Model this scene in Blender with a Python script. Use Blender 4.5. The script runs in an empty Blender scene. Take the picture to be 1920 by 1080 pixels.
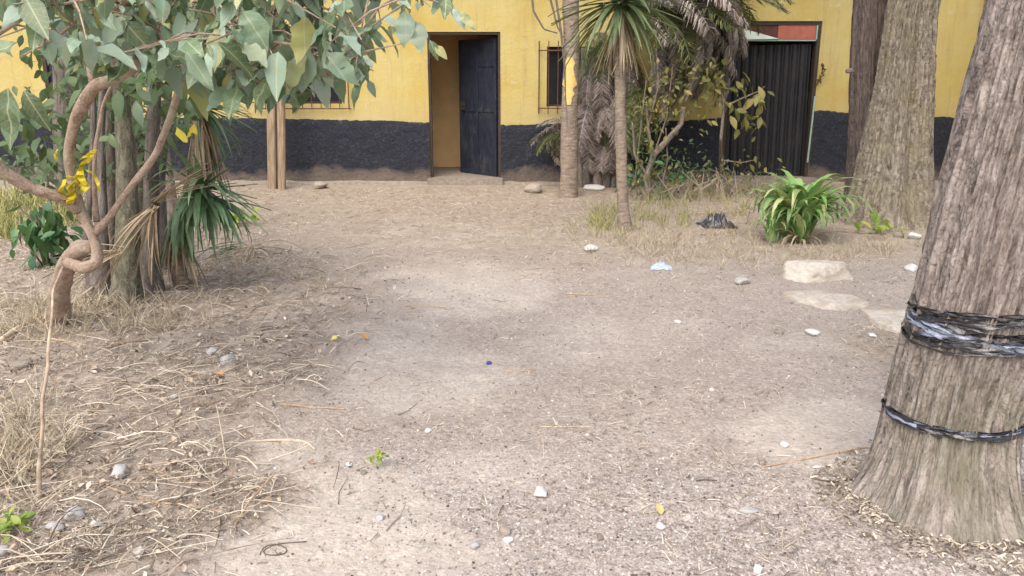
import bpy, bmesh, math, random
import numpy as np
from mathutils import Vector, Matrix

random.seed(7)
RNG = np.random.default_rng(11)
S = bpy.context.scene
COL = S.collection

# ------------------------------------------------------------------ camera
PITCH = math.radians(14.6)
CAMZ = 1.5
F = 1500.0
cam = bpy.data.cameras.new('camera')
cam.sensor_width = 36.0
cam.lens = 36.0 * F / 1920.0
cam.clip_start = 0.05
cam.clip_end = 2000.0
camo = bpy.data.objects.new('camera', cam)
COL.objects.link(camo)
camo.location = (0, 0, CAMZ)
camo.rotation_euler = (math.radians(90) - PITCH, 0, 0)
S.camera = camo

# ------------------------------------------------------------------ light
SUN_EL, SUN_AZ = math.radians(53), math.radians(200)
w = bpy.data.worlds.new('World')
S.world = w
w.use_nodes = True
nt = w.node_tree
nt.nodes.clear()
sky = nt.nodes.new('ShaderNodeTexSky')
sky.sky_type = 'NISHITA'
sky.sun_disc = False
sky.sun_elevation = SUN_EL
sky.sun_rotation = SUN_AZ
sky.dust_density = 5.0
sky.air_density = 1.0
sky.ozone_density = 0.6
bg = nt.nodes.new('ShaderNodeBackground')
bg.inputs['Strength'].default_value = 0.15
wo = nt.nodes.new('ShaderNodeOutputWorld')
nt.links.new(sky.outputs[0], bg.inputs['Color'])
nt.links.new(bg.outputs[0], wo.inputs['Surface'])
sun = bpy.data.lights.new('sun', 'SUN')
sun.energy = 1.45
sun.angle = math.radians(80)
sun.color = (1.0, 0.955, 0.90)
suno = bpy.data.objects.new('sun', sun)
COL.objects.link(suno)
tosun = Vector((math.sin(SUN_AZ) * math.cos(SUN_EL), math.cos(SUN_AZ) * math.cos(SUN_EL), math.sin(SUN_EL)))
suno.rotation_euler = tosun.to_track_quat('Z', 'Y').to_euler()
suno.location = (-5, -5, 12)
S.view_settings.view_transform = 'Standard'
S.view_settings.look = 'None'
S.view_settings.gamma = 1.0
S.view_settings.use_curve_mapping = False
S.view_settings.exposure = 0.64

# ------------------------------------------------------------------ survey helpers
CP, SP = math.cos(PITCH), math.sin(PITCH)
def ray(x, y):
    u, v = (x - 960) / F, (540 - y) / F
    return u, CP + v * SP, -SP + v * CP
def at(x, y, Y):
    a, b, c = ray(x, y)
    t = Y / b
    return Vector((a * t, Y, CAMZ + c * t))
def gnd(x, y):
    a, b, c = ray(x, y)
    t = -CAMZ / c
    return Vector((a * t, b * t, 0))
def w2p(X, Y, Z=0.0):
    dz = Z - CAMZ
    f = Y * CP - dz * SP
    u = X / f
    v = (Y * SP + dz * CP) / f
    return 960 + F * u, 540 - F * v

# ------------------------------------------------------------------ noise
_P = RNG.random((256, 256))
def vn(x, y):
    x = np.asarray(x, float); y = np.asarray(y, float)
    xi = np.floor(x).astype(int); yi = np.floor(y).astype(int)
    fx = x - xi; fy = y - yi
    fx = fx * fx * (3 - 2 * fx); fy = fy * fy * (3 - 2 * fy)
    a = _P[xi & 255, yi & 255]; b = _P[(xi + 1) & 255, yi & 255]
    c = _P[xi & 255, (yi + 1) & 255]; d = _P[(xi + 1) & 255, (yi + 1) & 255]
    return (a * (1 - fx) + b * fx) * (1 - fy) + (c * (1 - fx) + d * fx) * fy
def fbm(x, y, o=4):
    s = 0; a = .5
    for i in range(o):
        s = s + a * (vn(x * 2 ** i + 17.3 * i, y * 2 ** i + 5.1 * i) - .5) * 2
        a *= .5
    return s
def sstep(a, b, x):
    t = np.clip((np.asarray(x, float) - a) / (b - a), 0, 1)
    return t * t * (3 - 2 * t)

# litter and dust maps (in world metres, laid out from the survey)
LB_Y = [0, 350, 450, 500, 560, 620, 680, 760, 820, 880, 950, 1080, 1400]
LB_X = [60, 250, 470, 620, 690, 690, 600, 500, 430, 500, 520, 330, 200]
def maps(X, Y):
    Yc = np.maximum(Y, 1.2)
    px, py = w2p(X, Yc)
    n = fbm(X * 1.7, Y * 1.7, 4)
    lb = np.interp(py, LB_Y, LB_X) + n * 130
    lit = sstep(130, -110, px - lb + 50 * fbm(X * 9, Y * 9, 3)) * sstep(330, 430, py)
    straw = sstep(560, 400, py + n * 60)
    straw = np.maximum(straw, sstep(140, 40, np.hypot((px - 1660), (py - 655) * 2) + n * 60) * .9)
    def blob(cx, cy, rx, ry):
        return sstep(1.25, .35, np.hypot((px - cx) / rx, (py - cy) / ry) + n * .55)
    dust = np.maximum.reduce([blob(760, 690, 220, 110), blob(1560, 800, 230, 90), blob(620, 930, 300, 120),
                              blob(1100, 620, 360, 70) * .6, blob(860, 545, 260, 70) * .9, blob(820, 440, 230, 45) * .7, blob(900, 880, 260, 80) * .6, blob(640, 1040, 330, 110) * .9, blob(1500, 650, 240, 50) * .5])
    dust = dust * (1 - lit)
    grav = sstep(760, 1000, py + n * 90) * sstep(500, 900, px + n * 150)
    return lit, straw, dust, grav
def H(X, Y):
    X = np.asarray(X, float); Y = np.asarray(Y, float)
    lit, straw, dust, grav = maps(X, Y)
    far = sstep(16, 12, np.hypot(X, Y - 4))
    h = .03 * fbm(X * .7, Y * .7, 3) + .012 * fbm(X * 4, Y * 4, 3) + .005 * fbm(X * 19, Y * 19, 3)
    h = h + lit * (.03 + .02 * fbm(X * 7, Y * 7, 3)) + grav * .005 * fbm(X * 40, Y * 40, 2)
    h = h + .006 * np.abs(fbm(X * 9 + 4, Y * 9, 3)) * (1 - lit) + .035 * np.exp(-(((X - 1.55) ** 2 + (Y - 2.72) ** 2) / .2)) + .05 * np.exp(-(((X - 3.6) ** 2 + (Y - 8.1) ** 2) / .6))
    h = h * sstep(11.75, 11.2, Y)
    return h * far
def G(x, y, dz=0.0):
    p = gnd(x, y)
    p.z = float(H(p.x, p.y)) + dz
    return p

# ------------------------------------------------------------------ object helpers
def link(o, parent=None):
    COL.objects.link(o)
    if parent is not None:
        o.parent = parent
    return o
def tag(o, label=None, cat=None, group=None, kind=None):
    if label: o['label'] = label
    if cat: o['category'] = cat
    if group: o['group'] = group
    if kind: o['kind'] = kind
    return o
def empty(name, loc, label, cat, group=None, rz=0):
    o = bpy.data.objects.new(name, None)
    o.empty_display_size = .1
    o.location = loc
    o.rotation_euler = (0, 0, rz)
    COL.objects.link(o)
    return tag(o, label, cat, group)

class MB:
    def __init__(s):
        s.v = []; s.f = []; s.t = []; s.r = []; s.n = 0
    def add(s, v, f, t=None, r=0.0):
        v = np.asarray(v, float).reshape(-1, 3)
        s.v.append(v)
        s.f += [tuple(int(i) + s.n for i in q) for q in f]
        s.t.append(np.zeros((len(v), 2)) if t is None else np.asarray(t, float))
        s.r.append(np.full(len(v), r) if np.isscalar(r) else np.asarray(r))
        s.n += len(v)
    def box(s, a, b, M=None):
        x0, y0, z0 = a; x1, y1, z1 = b
        v = np.array([(x, y, z) for z in (z0, z1) for y in (y0, y1) for x in (x0, x1)], float)
        if M is not None:
            v = np.array([M @ Vector(q) for q in v])
        s.add(v, [(0, 2, 3, 1), (4, 5, 7, 6), (0, 1, 5, 4), (2, 6, 7, 3), (0, 4, 6, 2), (1, 3, 7, 5)])
    def tube(s, pts, rad, n=8, cap=True, rough=0.0, r=0.0):
        P = np.array([tuple(p) for p in pts], float)
        m = len(P)
        if np.isscalar(rad): rad = [rad] * m
        R = np.interp(np.linspace(0, 1, m), np.linspace(0, 1, len(rad)), rad)
        T = np.gradient(P, axis=0)
        T /= np.linalg.norm(T, axis=1)[:, None] + 1e-9
        ref = np.array([0, 1.0, 0]) if abs(T[0][1]) < .9 else np.array([1.0, 0, 0])
        N = np.zeros_like(P)
        nn = np.cross(T[0], ref); nn /= np.linalg.norm(nn)
        for i in range(m):
            nn = nn - T[i] * nn.dot(T[i]); nn /= np.linalg.norm(nn) + 1e-9
            N[i] = nn
        B = np.cross(T, N)
        L = np.concatenate([[0], np.cumsum(np.linalg.norm(np.diff(P, axis=0), axis=1))])
        th = np.linspace(0, 2 * math.pi, n + 1)
        rr = R[:, None] * np.ones(n + 1)
        if rough:
            k = np.cos(th)[None, :] * 2.2; q = np.sin(th)[None, :] * 2.2
            rr = rr * (1 + rough * fbm(k + L[:, None] * 6 + P[0, 0] * 9, q + L[:, None] * 5 + 31, 3))
        V = P[:, None, :] + rr[..., None] * (np.cos(th)[None, :, None] * N[:, None, :] + np.sin(th)[None, :, None] * B[:, None, :])
        f = []
        w_ = n + 1
        for i in range(m - 1):
            for j in range(n):
                f.append((i * w_ + j, i * w_ + j + 1, (i + 1) * w_ + j + 1, (i + 1) * w_ + j))
        tt = np.stack([np.broadcast_to(th[None, :] * R.mean(), (m, w_)), np.broadcast_to(L[:, None], (m, w_))], -1).reshape(-1, 2)
        V = V.reshape(-1, 3)
        if cap:
            f.append(tuple(range(n - 1, -1, -1)))
            f.append(tuple((m - 1) * w_ + j for j in range(n)))
        s.add(V, f, tt, r)
    def ribbon(s, pts, wid, side, r=0.0):
        P = np.array([tuple(p) for p in pts], float); m = len(P)
        if np.isscalar(wid): wid = [wid] * m
        W = np.interp(np.linspace(0, 1, m), np.linspace(0, 1, len(wid)), wid)
        side = np.asarray(side, float)
        if side.ndim == 1: side = np.broadcast_to(side, (m, 3))
        V = np.concatenate([P - side * W[:, None] / 2, P + side * W[:, None] / 2])
        s.add(V, [(i, i + 1, m + i + 1, m + i) for i in range(m - 1)], None, r)
    def build(s, name, mat, parent=None, smooth=False, loc=None):
        V = np.concatenate(s.v) if s.v else np.zeros((0, 3))
        if loc is not None:
            V = V - np.array(tuple(loc))
        me = mesh_from(name, V, s.f, np.concatenate(s.t), np.concatenate(s.r), smooth)
        me.materials.append(mat)
        o = bpy.data.objects.new(name, me)
        if loc is not None: o.location = loc
        return link(o, parent)

def mesh_from(name, V, faces, T=None, R=None, smooth=False):
    me = bpy.data.meshes.new(name)
    V = np.asarray(V, np.float32)
    if isinstance(faces, np.ndarray):
        nf, k = faces.shape
        loops = faces.reshape(-1).astype(np.int32)
        starts = (np.arange(nf) * k).astype(np.int32)
    else:
        ln = np.array([len(q) for q in faces], np.int32)
        nf = len(ln)
        starts = np.concatenate([[0], np.cumsum(ln)[:-1]]).astype(np.int32) if nf else np.zeros(0, np.int32)
        loops = np.array([i for q in faces for i in q], np.int32)
    me.vertices.add(len(V)); me.vertices.foreach_set('co', V.reshape(-1))
    me.loops.add(len(loops)); me.loops.foreach_set('vertex_index', loops)
    me.polygons.add(nf); me.polygons.foreach_set('loop_start', starts)
    if smooth:
        me.polygons.foreach_set('use_smooth', np.ones(nf, bool))
    else:
        me.polygons.foreach_set('use_smooth', np.zeros(nf, bool))
    me.update(calc_edges=True)
    if T is not None:
        a = me.attributes.new('tuv', 'FLOAT_VECTOR', 'POINT')
        a.data.foreach_set('vector', np.concatenate([T, np.zeros((len(T), 1))], 1).astype(np.float32).reshape(-1))
    if R is not None:
        a = me.attributes.new('rnd', 'FLOAT', 'POINT')
        a.data.foreach_set('value', np.asarray(R, np.float32))
    me.validate()
    return me

def frames(D, U):
    D = D / (np.linalg.norm(D, axis=1)[:, None] + 1e-9)
    Yv = np.cross(U, D); Yv /= np.linalg.norm(Yv, axis=1)[:, None] + 1e-9
    Z = np.cross(D, Yv)
    return np.stack([D, Yv, Z], -1)       # columns
def scatter(name, tv, tf, pos, M, scale, rnd, mat, parent=None, smooth=False):
    k = len(tv); n = len(pos)
    scale = np.asarray(scale)
    if scale.ndim == 1: scale = scale[:, None] * np.ones(3)
    V = np.einsum('nij,nkj->nki', M, tv[None] * scale[:, None, :]) + pos[:, None, :]
    Fc = (np.asarray(tf)[None] + (np.arange(n) * k)[:, None, None]).reshape(-1, len(tf[0]))
    me = mesh_from(name, V.reshape(-1, 3), Fc, None, np.repeat(rnd, k), smooth)
    me.materials.append(mat)
    return link(bpy.data.objects.new(name, me), parent)
def rand_frames(n, tilt=0.2):
    a = RNG.random(n) * 2 * math.pi
    D = np.stack([np.cos(a), np.sin(a), RNG.normal(0, tilt, n)], -1)
    U = np.stack([RNG.normal(0, tilt * 1.5, n), RNG.normal(0, tilt * 1.5, n), np.ones(n)], -1)
    return frames(D, U)

# ------------------------------------------------------------------ materials
def M_(name):
    m = bpy.data.materials.new(name)
    m.use_nodes = True
    n = m.node_tree
    n.nodes.clear()
    out = n.nodes.new('ShaderNodeOutputMaterial')
    b = n.nodes.new('ShaderNodeBsdfPrincipled')
    n.links.new(b.outputs[0], out.inputs[0])
    return m, n, b, out
def noise(n, vec, scale, detail=4, rough=.55, dist=0):
    t = n.nodes.new('ShaderNodeTexNoise')
    t.inputs['Scale'].default_value = scale
    t.inputs['Detail'].default_value = detail
    t.inputs['Roughness'].default_value = rough
    t.inputs['Distortion'].default_value = dist
    if vec is not None: n.links.new(vec, t.inputs['Vector'])
    return t.outputs['Fac']
def ramp(n, fac, stops):
    r = n.nodes.new('ShaderNodeValToRGB')
    e = r.color_ramp.elements
    while len(e) < len(stops): e.new(0.5)
    for i, (p, c) in enumerate(stops):
        e[i].position = p
        if not isinstance(c, (tuple, list)): c = (c, c, c)
        e[i].color = (*c, 1)
    n.links.new(fac, r.inputs[0])
    return r.outputs[0]
def mix(n, fac, a, b, mode='MIX'):
    m = n.nodes.new('ShaderNodeMix'); m.data_type = 'RGBA'; m.blend_type = mode
    if isinstance(fac, (int, float)): m.inputs[0].default_value = fac
    else: n.links.new(fac, m.inputs[0])
    for k, v in ((6, a), (7, b)):
        if isinstance(v, (tuple, list)): m.inputs[k].default_value = (*v, 1)
        else: n.links.new(v, m.inputs[k])
    return m.outputs[2]
def mth(n, op, a, b=None):
    m = n.nodes.new('ShaderNodeMath'); m.operation = op
    for k, v in ((0, a), (1, b)):
        if v is None: continue
        if isinstance(v, (int, float)): m.inputs[k].default_value = v
        else: n.links.new(v, m.inputs[k])
    return m.outputs[0]
def coords(n, kind='Object', scale=(1, 1, 1)):
    t = n.nodes.new('ShaderNodeTexCoord')
    mp = n.nodes.new('ShaderNodeMapping')
    mp.inputs['Scale'].default_value = scale
    n.links.new(t.outputs[kind], mp.inputs['Vector'])
    return mp.outputs[0]
def attr(n, name, out='Fac'):
    a = n.nodes.new('ShaderNodeAttribute'); a.attribute_name = name
    return a.outputs[out]
def bump(n, b, h, strength, dist):
    u = n.nodes.new('ShaderNodeBump')
    u.inputs['Strength'].default_value = strength
    u.inputs['Distance'].default_value = dist
    n.links.new(h, u.inputs['Height'])
    n.links.new(u.outputs[0], b.inputs['Normal'])
def rnd01(n):
    o = n.nodes.new('ShaderNodeObjectInfo')
    return mth(n, 'FRACT', mth(n, 'ADD', o.outputs['Random'], attr(n, 'rnd')))

def mat_plain(name, c, rough=.7, var=.15, nscale=12, metal=0, bmp=0):
    m, n, b, o = M_(name)
    v = coords(n)
    f = noise(n, v, nscale, 5)
    c2 = tuple(x * (1 - var) for x in c); c1 = tuple(min(1, x * (1 + var)) for x in c)
    n.links.new(ramp(n, f, [(.3, c2), (.7, c1)]), b.inputs['Base Color'])
    b.inputs['Roughness'].default_value = rough
    b.inputs['Metallic'].default_value = metal
    if bmp: bump(n, b, f, .5, bmp)
    return m
def mat_leaf(name, stops, rough=.5, trans=.25, spec=.5, vein=False):
    m, n, b, o = M_(name)
    r = rnd01(n)
    c = ramp(n, r, stops)
    v = coords(n)
    f = noise(n, v, 14, 3)
    c = mix(n, ramp(n, f, [(.35, 0), (.75, .35)]), c, stops[-1][1])
    if vein:
        z = n.nodes.new('ShaderNodeSeparateXYZ'); n.links.new(v, z.inputs[0])
        ay = mth(n, 'ABSOLUTE', z.outputs[1])
        mid = ramp(n, ay, [(.0, .8), (.022, 0)])
        sv = mth(n, 'SINE', mth(n, 'MULTIPLY', mth(n, 'SUBTRACT', z.outputs[0], mth(n, 'MULTIPLY', ay, .9)), 46))
        side = ramp(n, sv, [(.9, 0), (1, .4)])
        c = mix(n, mid, c, (.50, .55, .38)); c = mix(n, side, c, (.36, .44, .30))
        c = mix(n, ramp(n, noise(n, v, 6, 6, .75), [(.64, 0), (.70, .6)]), c, (.28, .19, .08))
    n.links.new(c, b.inputs['Base Color'])
    b.inputs['Roughness'].default_value = rough
    b.inputs['Specular IOR Level'].default_value = spec
    tr = n.nodes.new('ShaderNodeBsdfTranslucent')
    n.links.new(mix(n, .35, c, (.35, .42, .08)), tr.inputs[0])
    ms = n.nodes.new('ShaderNodeMixShader'); ms.inputs[0].default_value = trans
    n.links.new(b.outputs[0], ms.inputs[1]); n.links.new(tr.outputs[0], ms.inputs[2])
    n.links.new(ms.outputs[0], o.inputs[0])
    bump(n, b, noise(n, v, 40, 3), .35, .004)
    return m
def mat_bark(name, dark, mid, light, moss=None, mossamt=.5, su=34, sv=4.5, bd=.012, moss_lo=None):
    m, n, b, o = M_(name)
    a = attr(n, 'tuv', 'Vector')
    def mp(sx, sy):
        q = n.nodes.new('ShaderNodeMapping'); q.inputs['Scale'].default_value = (sx, sy, 1)
        n.links.new(a, q.inputs['Vector']); return q.outputs[0]
    ridg = noise(n, mp(su, sv), 1, 6, .62, .6)
    fine = noise(n, mp(su * 4, sv * 5), 1, 5, .65)
    big = noise(n, mp(4, 2), 1, 4)
    c = ramp(n, ridg, [(.28, dark), (.46, mid), (.66, light)])
    c = mix(n, ramp(n, fine, [(.42, 0), (.66, .6)]), c, light)
    c = mix(n, ramp(n, noise(n, mp(su * 5, sv * 9), 1, 4, .7), [(.5, 0), (.68, .7)]), c, dark)
    c = mix(n, ramp(n, noise(n, mp(su * 1.6, sv * .6), 1, 5, .7), [(.54, 0), (.68, .65)]), c, dark)
    if moss:
        mk = ramp(n, big, [(.62 - mossamt * .3, 0), (.75 - mossamt * .2, .75)])
        mk = mix(n, ramp(n, fine, [(.3, .2), (.6, 1)]), (0, 0, 0), mk)
        if moss_lo is not None:
            z = n.nodes.new('ShaderNodeSeparateXYZ')
            g = n.nodes.new('ShaderNodeNewGeometry')
            n.links.new(g.outputs['Position'], z.inputs[0])
            zz = mth(n, 'ADD', z.outputs[2], mth(n, 'MULTIPLY', big, .35))
            lo = ramp(n, zz, [(moss_lo * .55, 1.0), (min(.99, moss_lo), .12)])
            mk = mix(n, 1.0, mk, lo, 'MULTIPLY')
            mk = mix(n, 1.0, mk, (.1, .1, .1), 'ADD') if False else mk
        c = mix(n, mk, c, moss)
    n.links.new(c, b.inputs['Base Color'])
    b.inputs['Roughness'].default_value = .9
    b.inputs['Specular IOR Level'].default_value = .2
    h = mth(n, 'ADD', ridg, mth(n, 'MULTIPLY', fine, .35))
    bump(n, b, h, .9, bd)
    return m
def mat_wood(name, dark, light):
    m, n, b, o = M_(name)
    v = coords(n, 'Object', (60, 60, 5))
    f = noise(n, v, 1, 5, .6)
    n.links.new(ramp(n, f, [(.3, dark), (.65, light)]), b.inputs['Base Color'])
    b.inputs['Roughness'].default_value = .85
    bump(n, b, f, .6, .004)
    return m

# ground
def mat_ground():
    m, n, b, o = M_('dry_soil')
    v = coords(n)
    vf = coords(n, 'Object', (1, .45, 1))
    n1 = noise(n, v, 3.0, 6, .6)
    n2 = noise(n, v, 45, 5, .65)
    n3 = noise(n, vf, 16, 5, .65, .6)
    vo = n.nodes.new('ShaderNodeTexVoronoi'); vo.inputs['Scale'].default_value = 75
    n.links.new(v, vo.inputs['Vector'])
    vo2 = n.nodes.new('ShaderNodeTexVoronoi'); vo2.inputs['Scale'].default_value = 160
    n.links.new(v, vo2.inputs['Vector'])
    soil = ramp(n, n2, [(.25, (.16, .125, .10)), (.5, (.41, .35, .295)), (.75, (.66, .59, .52))])
    soil = mix(n, ramp(n, n3, [(.4, 0), (.62, .55)]), soil, (.30, .25, .205))
    sp = n.nodes.new('ShaderNodeSeparateColor'); n.links.new(vo.outputs['Color'], sp.inputs[0])
    sp2 = n.nodes.new('ShaderNodeSeparateColor'); n.links.new(vo2.outputs['Color'], sp2.inputs[0])
    peb = ramp(n, sp.outputs[0], [(.0, (.20, .165, .15)), (.35, (.37, .315, .285)), (.75, (.47, .42, .385)), (.97, (.72, .69, .66))])
    peb2 = ramp(n, sp2.outputs[1], [(.0, (.15, .125, .11)), (.4, (.38, .33, .295)), (.9, (.55, .50, .47)), (1, (.78, .76, .73))])
    pm = mth(n, 'MULTIPLY', ramp(n, attr(n, 'grav'), [(0, .35), (1, .85)]), 1.0)
    soil = mix(n, pm, soil, mix(n, .5, peb, peb2))
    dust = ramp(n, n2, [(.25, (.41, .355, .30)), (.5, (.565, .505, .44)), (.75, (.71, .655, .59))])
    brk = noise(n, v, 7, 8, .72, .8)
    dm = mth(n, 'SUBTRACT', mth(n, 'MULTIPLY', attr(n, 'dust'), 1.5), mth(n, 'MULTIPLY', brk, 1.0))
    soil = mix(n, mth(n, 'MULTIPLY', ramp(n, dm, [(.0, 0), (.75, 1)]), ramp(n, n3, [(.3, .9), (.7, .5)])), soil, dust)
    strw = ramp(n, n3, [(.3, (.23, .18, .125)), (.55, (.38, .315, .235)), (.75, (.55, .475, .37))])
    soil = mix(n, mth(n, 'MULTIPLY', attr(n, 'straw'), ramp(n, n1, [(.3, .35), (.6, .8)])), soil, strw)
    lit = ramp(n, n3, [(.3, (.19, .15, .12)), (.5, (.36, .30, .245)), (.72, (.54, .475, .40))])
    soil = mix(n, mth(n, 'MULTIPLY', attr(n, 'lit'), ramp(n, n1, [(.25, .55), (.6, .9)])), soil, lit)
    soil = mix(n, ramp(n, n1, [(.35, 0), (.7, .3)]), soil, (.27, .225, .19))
    n.links.new(soil, b.inputs['Base Color'])
    b.inputs['Roughness'].default_value = .95
    b.inputs['Specular IOR Level'].default_value = .15
    h = mth(n, 'ADD', mth(n, 'MULTIPLY', vo.outputs['Distance'], -.35), mth(n, 'ADD', n2, mth(n, 'MULTIPLY', n3, .8)))
    bump(n, b, h, .7, .010)
    return m

def build_ground():
    ys = [-300, -80, -20, -6, -2, 0, .8, 1.3]
    y = 1.5
    while y < 12.1:
        ys.append(y); y *= 1.0052
    ys += [12.5, 13.5, 16, 22, 40, 90, 300]
    xs = np.linspace(-1, 1, 561)
    xs = np.sign(xs) * (np.abs(xs) ** 1.35) * 9.5
    xs = np.concatenate([[-300, -80, -30, -16, -12], xs, [12, 16, 30, 80, 300]])
    ys = np.array(ys, float)
    X, Y = np.meshgrid(xs, ys)
    Z = H(X, Y)
    V = np.stack([X, Y, Z], -1).reshape(-1, 3)
    nx, ny = len(xs), len(ys)
    i = np.arange(ny - 1)[:, None] * nx + np.arange(nx - 1)[None, :]
    Fc = np.stack([i, i + 1, i + nx + 1, i + nx], -1).reshape(-1, 4)
    me = mesh_from('ground', V, Fc, smooth=True)
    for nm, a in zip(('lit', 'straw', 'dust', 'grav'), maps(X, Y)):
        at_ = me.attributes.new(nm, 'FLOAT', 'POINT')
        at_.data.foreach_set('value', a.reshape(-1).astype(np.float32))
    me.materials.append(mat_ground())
    o = link(bpy.data.objects.new('ground', me))
    tag(o, 'bare dry dusty earth yard', None, None, 'structure')
build_ground()

# ================================================================== BUILDING
WY = 11.88          # facade plane
FL = .095           # floor level inside
def mat_paint():
    m, n, b, o = M_('yellow_wall_paint')
    v = coords(n)
    vs = coords(n, 'Object', (3, 3, .8))
    a = noise(n, v, 1.2, 5, .6); d = noise(n, v, 30, 5, .6)
    st = noise(n, vs, 2.2, 6, .65, .4)
    c = ramp(n, a, [(.3, (.49, .365, .10)), (.5, (.53, .44, .165)), (.75, (.56, .49, .24))])
    c = mix(n, ramp(n, st, [(.5, 0), (.75, .3)]), c, (.47, .32, .12))
    c = mix(n, ramp(n, d, [(.6, 0), (.8, .25)]), c, (.62, .52, .33))
    run = noise(n, coords(n, 'Object', (9, 9, .7)), 1, 5, .7)
    c = mix(n, ramp(n, run, [(.52, 0), (.70, .5)]), c, (.38, .27, .13))
    pat = noise(n, v, 5.5, 6, .72, 1.2)
    c = mix(n, ramp(n, pat, [(.62, 0), (.66, .6)]), c, (.57, .52, .36))
    c = mix(n, ramp(n, noise(n, v, 3.3, 8, .8, 2.5), [(.492, 0), (.5, .35), (.508, 0)]), c, (.30, .2, .1))
    z = n.nodes.new('ShaderNodeSeparateXYZ'); n.links.new(v, z.inputs[0])
    zz = mth(n, 'ADD', z.outputs[2], mth(n, 'MULTIPLY', mth(n, 'SUBTRACT', pat, .5), .5))
    c = mix(n, ramp(n, mth(n, 'MULTIPLY', zz, .3), [(.29, .3), (.40, 0)]), c, (.44, .36, .2))
    n.links.new(c, b.inputs['Base Color'])
    b.inputs['Roughness'].default_value = .85
    b.inputs['Specular IOR Level'].default_value = .2
    bump(n, b, mth(n, 'ADD', mth(n, 'ADD', d, mth(n, 'MULTIPLY', pat, 1.5)), mth(n, 'MULTIPLY', a, 2)), .6, .01)
    return m
def mat_dado():
    m, n, b, o = M_('dark_blue_plinth_paint')
    v = coords(n)
    d = noise(n, v, 26, 6, .7); a = noise(n, v, 2.5, 5, .6)
    c = ramp(n, d, [(.3, (.009, .011, .019)), (.55, (.017, .021, .035)), (.78, (.07, .077, .10))])
    z = n.nodes.new('ShaderNodeSeparateXYZ'); n.links.new(v, z.inputs[0])
    zz = mth(n, 'ADD', z.outputs[2], mth(n, 'MULTIPLY', mth(n, 'SUBTRACT', a, .5), .5))
    dirt = ramp(n, zz, [(.06, .9), (.15, .65), (.24, .0)])
    c = mix(n, ramp(n, noise(n, v, 4.5, 7, .75, 1), [(.60, 0), (.66, .5)]), c, (.10, .10, .105))
    c = mix(n, dirt, c, mix(n, d, (.13, .10, .085), (.24, .195, .155)))
    n.links.new(c, b.inputs['Base Color'])
    b.inputs['Roughness'].default_value = .75
    bump(n, b, mth(n, 'ADD', d, noise(n, v, 9, 5, .6)), 1.0, .03)
    return m
PAINT = mat_paint(); DADO = mat_dado()
INT = mat_plain('ochre_inner_plaster', (.74, .50, .24), .9, .12, 4)
CONC = mat_plain('worn_concrete', (.27, .23, .19), .9, .25, 18, bmp=.01)
def mat_worn(name, c, wear, rough):
    m, n, b, o = M_(name)
    v = coords(n, 'Object', (1, 1, .5))
    a = noise(n, v, 6, 8, .75, .6); f = noise(n, v, 30, 5, .7)
    col = ramp(n, f, [(.3, tuple(x * .7 for x in c)), (.7, tuple(x * 1.5 for x in c))])
    col = mix(n, ramp(n, a, [(.55, 0), (.68, .5)]), col, wear)
    n.links.new(col, b.inputs['Base Color']); n.links.new(ramp(n, a, [(.4, rough), (.7, .85)]), b.inputs['Roughness'])
    bump(n, b, f, .4, .003)
    return m
NAVY = mat_worn('dark_navy_door_paint', (.016, .02, .034), (.075, .07, .075), .42)
BLACKM = mat_worn('dark_sheet_metal', (.012, .013, .017), (.085, .06, .045), .42)
RUST = mat_plain('rusty_iron', (.12, .06, .035), .8, .4, 40)
DARKFR = mat_plain('dark_brown_frame', (.05, .035, .03), .7, .3, 30)
GLASSD = mat_plain('dark_window_glass', (.02, .022, .028), .15, .2, 3)
MINT = mat_plain('pale_mint_paint', (.30, .46, .40), .6, .15, 15)
REDP = mat_plain('faded_red_board_paint', (.40, .13, .085), .75, .15, 14)
ROOF = mat_plain('corrugated_roof_sheet', (.3, .2, .16), .7, .2, 8)

bld = empty('schoolhouse', (0, WY, 0), 'long low yellow building with a dark blue painted plinth across the back of the yard', 'building')
def bpart(mb, name, mat, smooth=False, parent=None, label=None, kind=None):
    o = mb.build(name, mat, None, smooth)
    o.parent = parent or bld
    if o.parent == bld:
        o.location = (0, -WY, 0)
    else:
        o.location = (0, 0, 0)
    if label: o['label'] = label
    if kind: o['kind'] = kind
    return o
X0, X1, ZT = -15.0, 6.62, 3.15
TH = .28
# openings (x0,x1,z0,z1)
OP = [(-6.72, -5.45, FL, 2.15), (-3.60, -2.46, 1.16, 2.12), (-1.205, -.165, FL, 2.155), (.50, 1.62, 1.12, 1.955), (3.08, 4.385, FL, 2.30)]
xb = sorted({X0, X1, *[o[0] for o in OP], *[o[1] for o in OP]})
mb = MB()
for a, b_ in zip(xb[:-1], xb[1:]):
    op = [o for o in OP if o[0] <= a + 1e-6 and o[1] >= b_ - 1e-6]
    if op:
        o_ = op[0]
        mb.box((a, WY, -.3), (b_, WY + TH, o_[2])) if o_[2] > .2 else None
        mb.box((a, WY, o_[3]), (b_, WY + TH, ZT))
    else:
        mb.box((a, WY, -.3), (b_, WY + TH, ZT))
bpart(mb, 'wall', PAINT)
# wing coming forward on the right
mb = MB(); mb.box((X1, 6.6, -.3), (X1 + TH, WY + TH, ZT))
bpart(mb, 'side_wall', PAINT, label='sunlit cream yellow return wall at the right corner')
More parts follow.
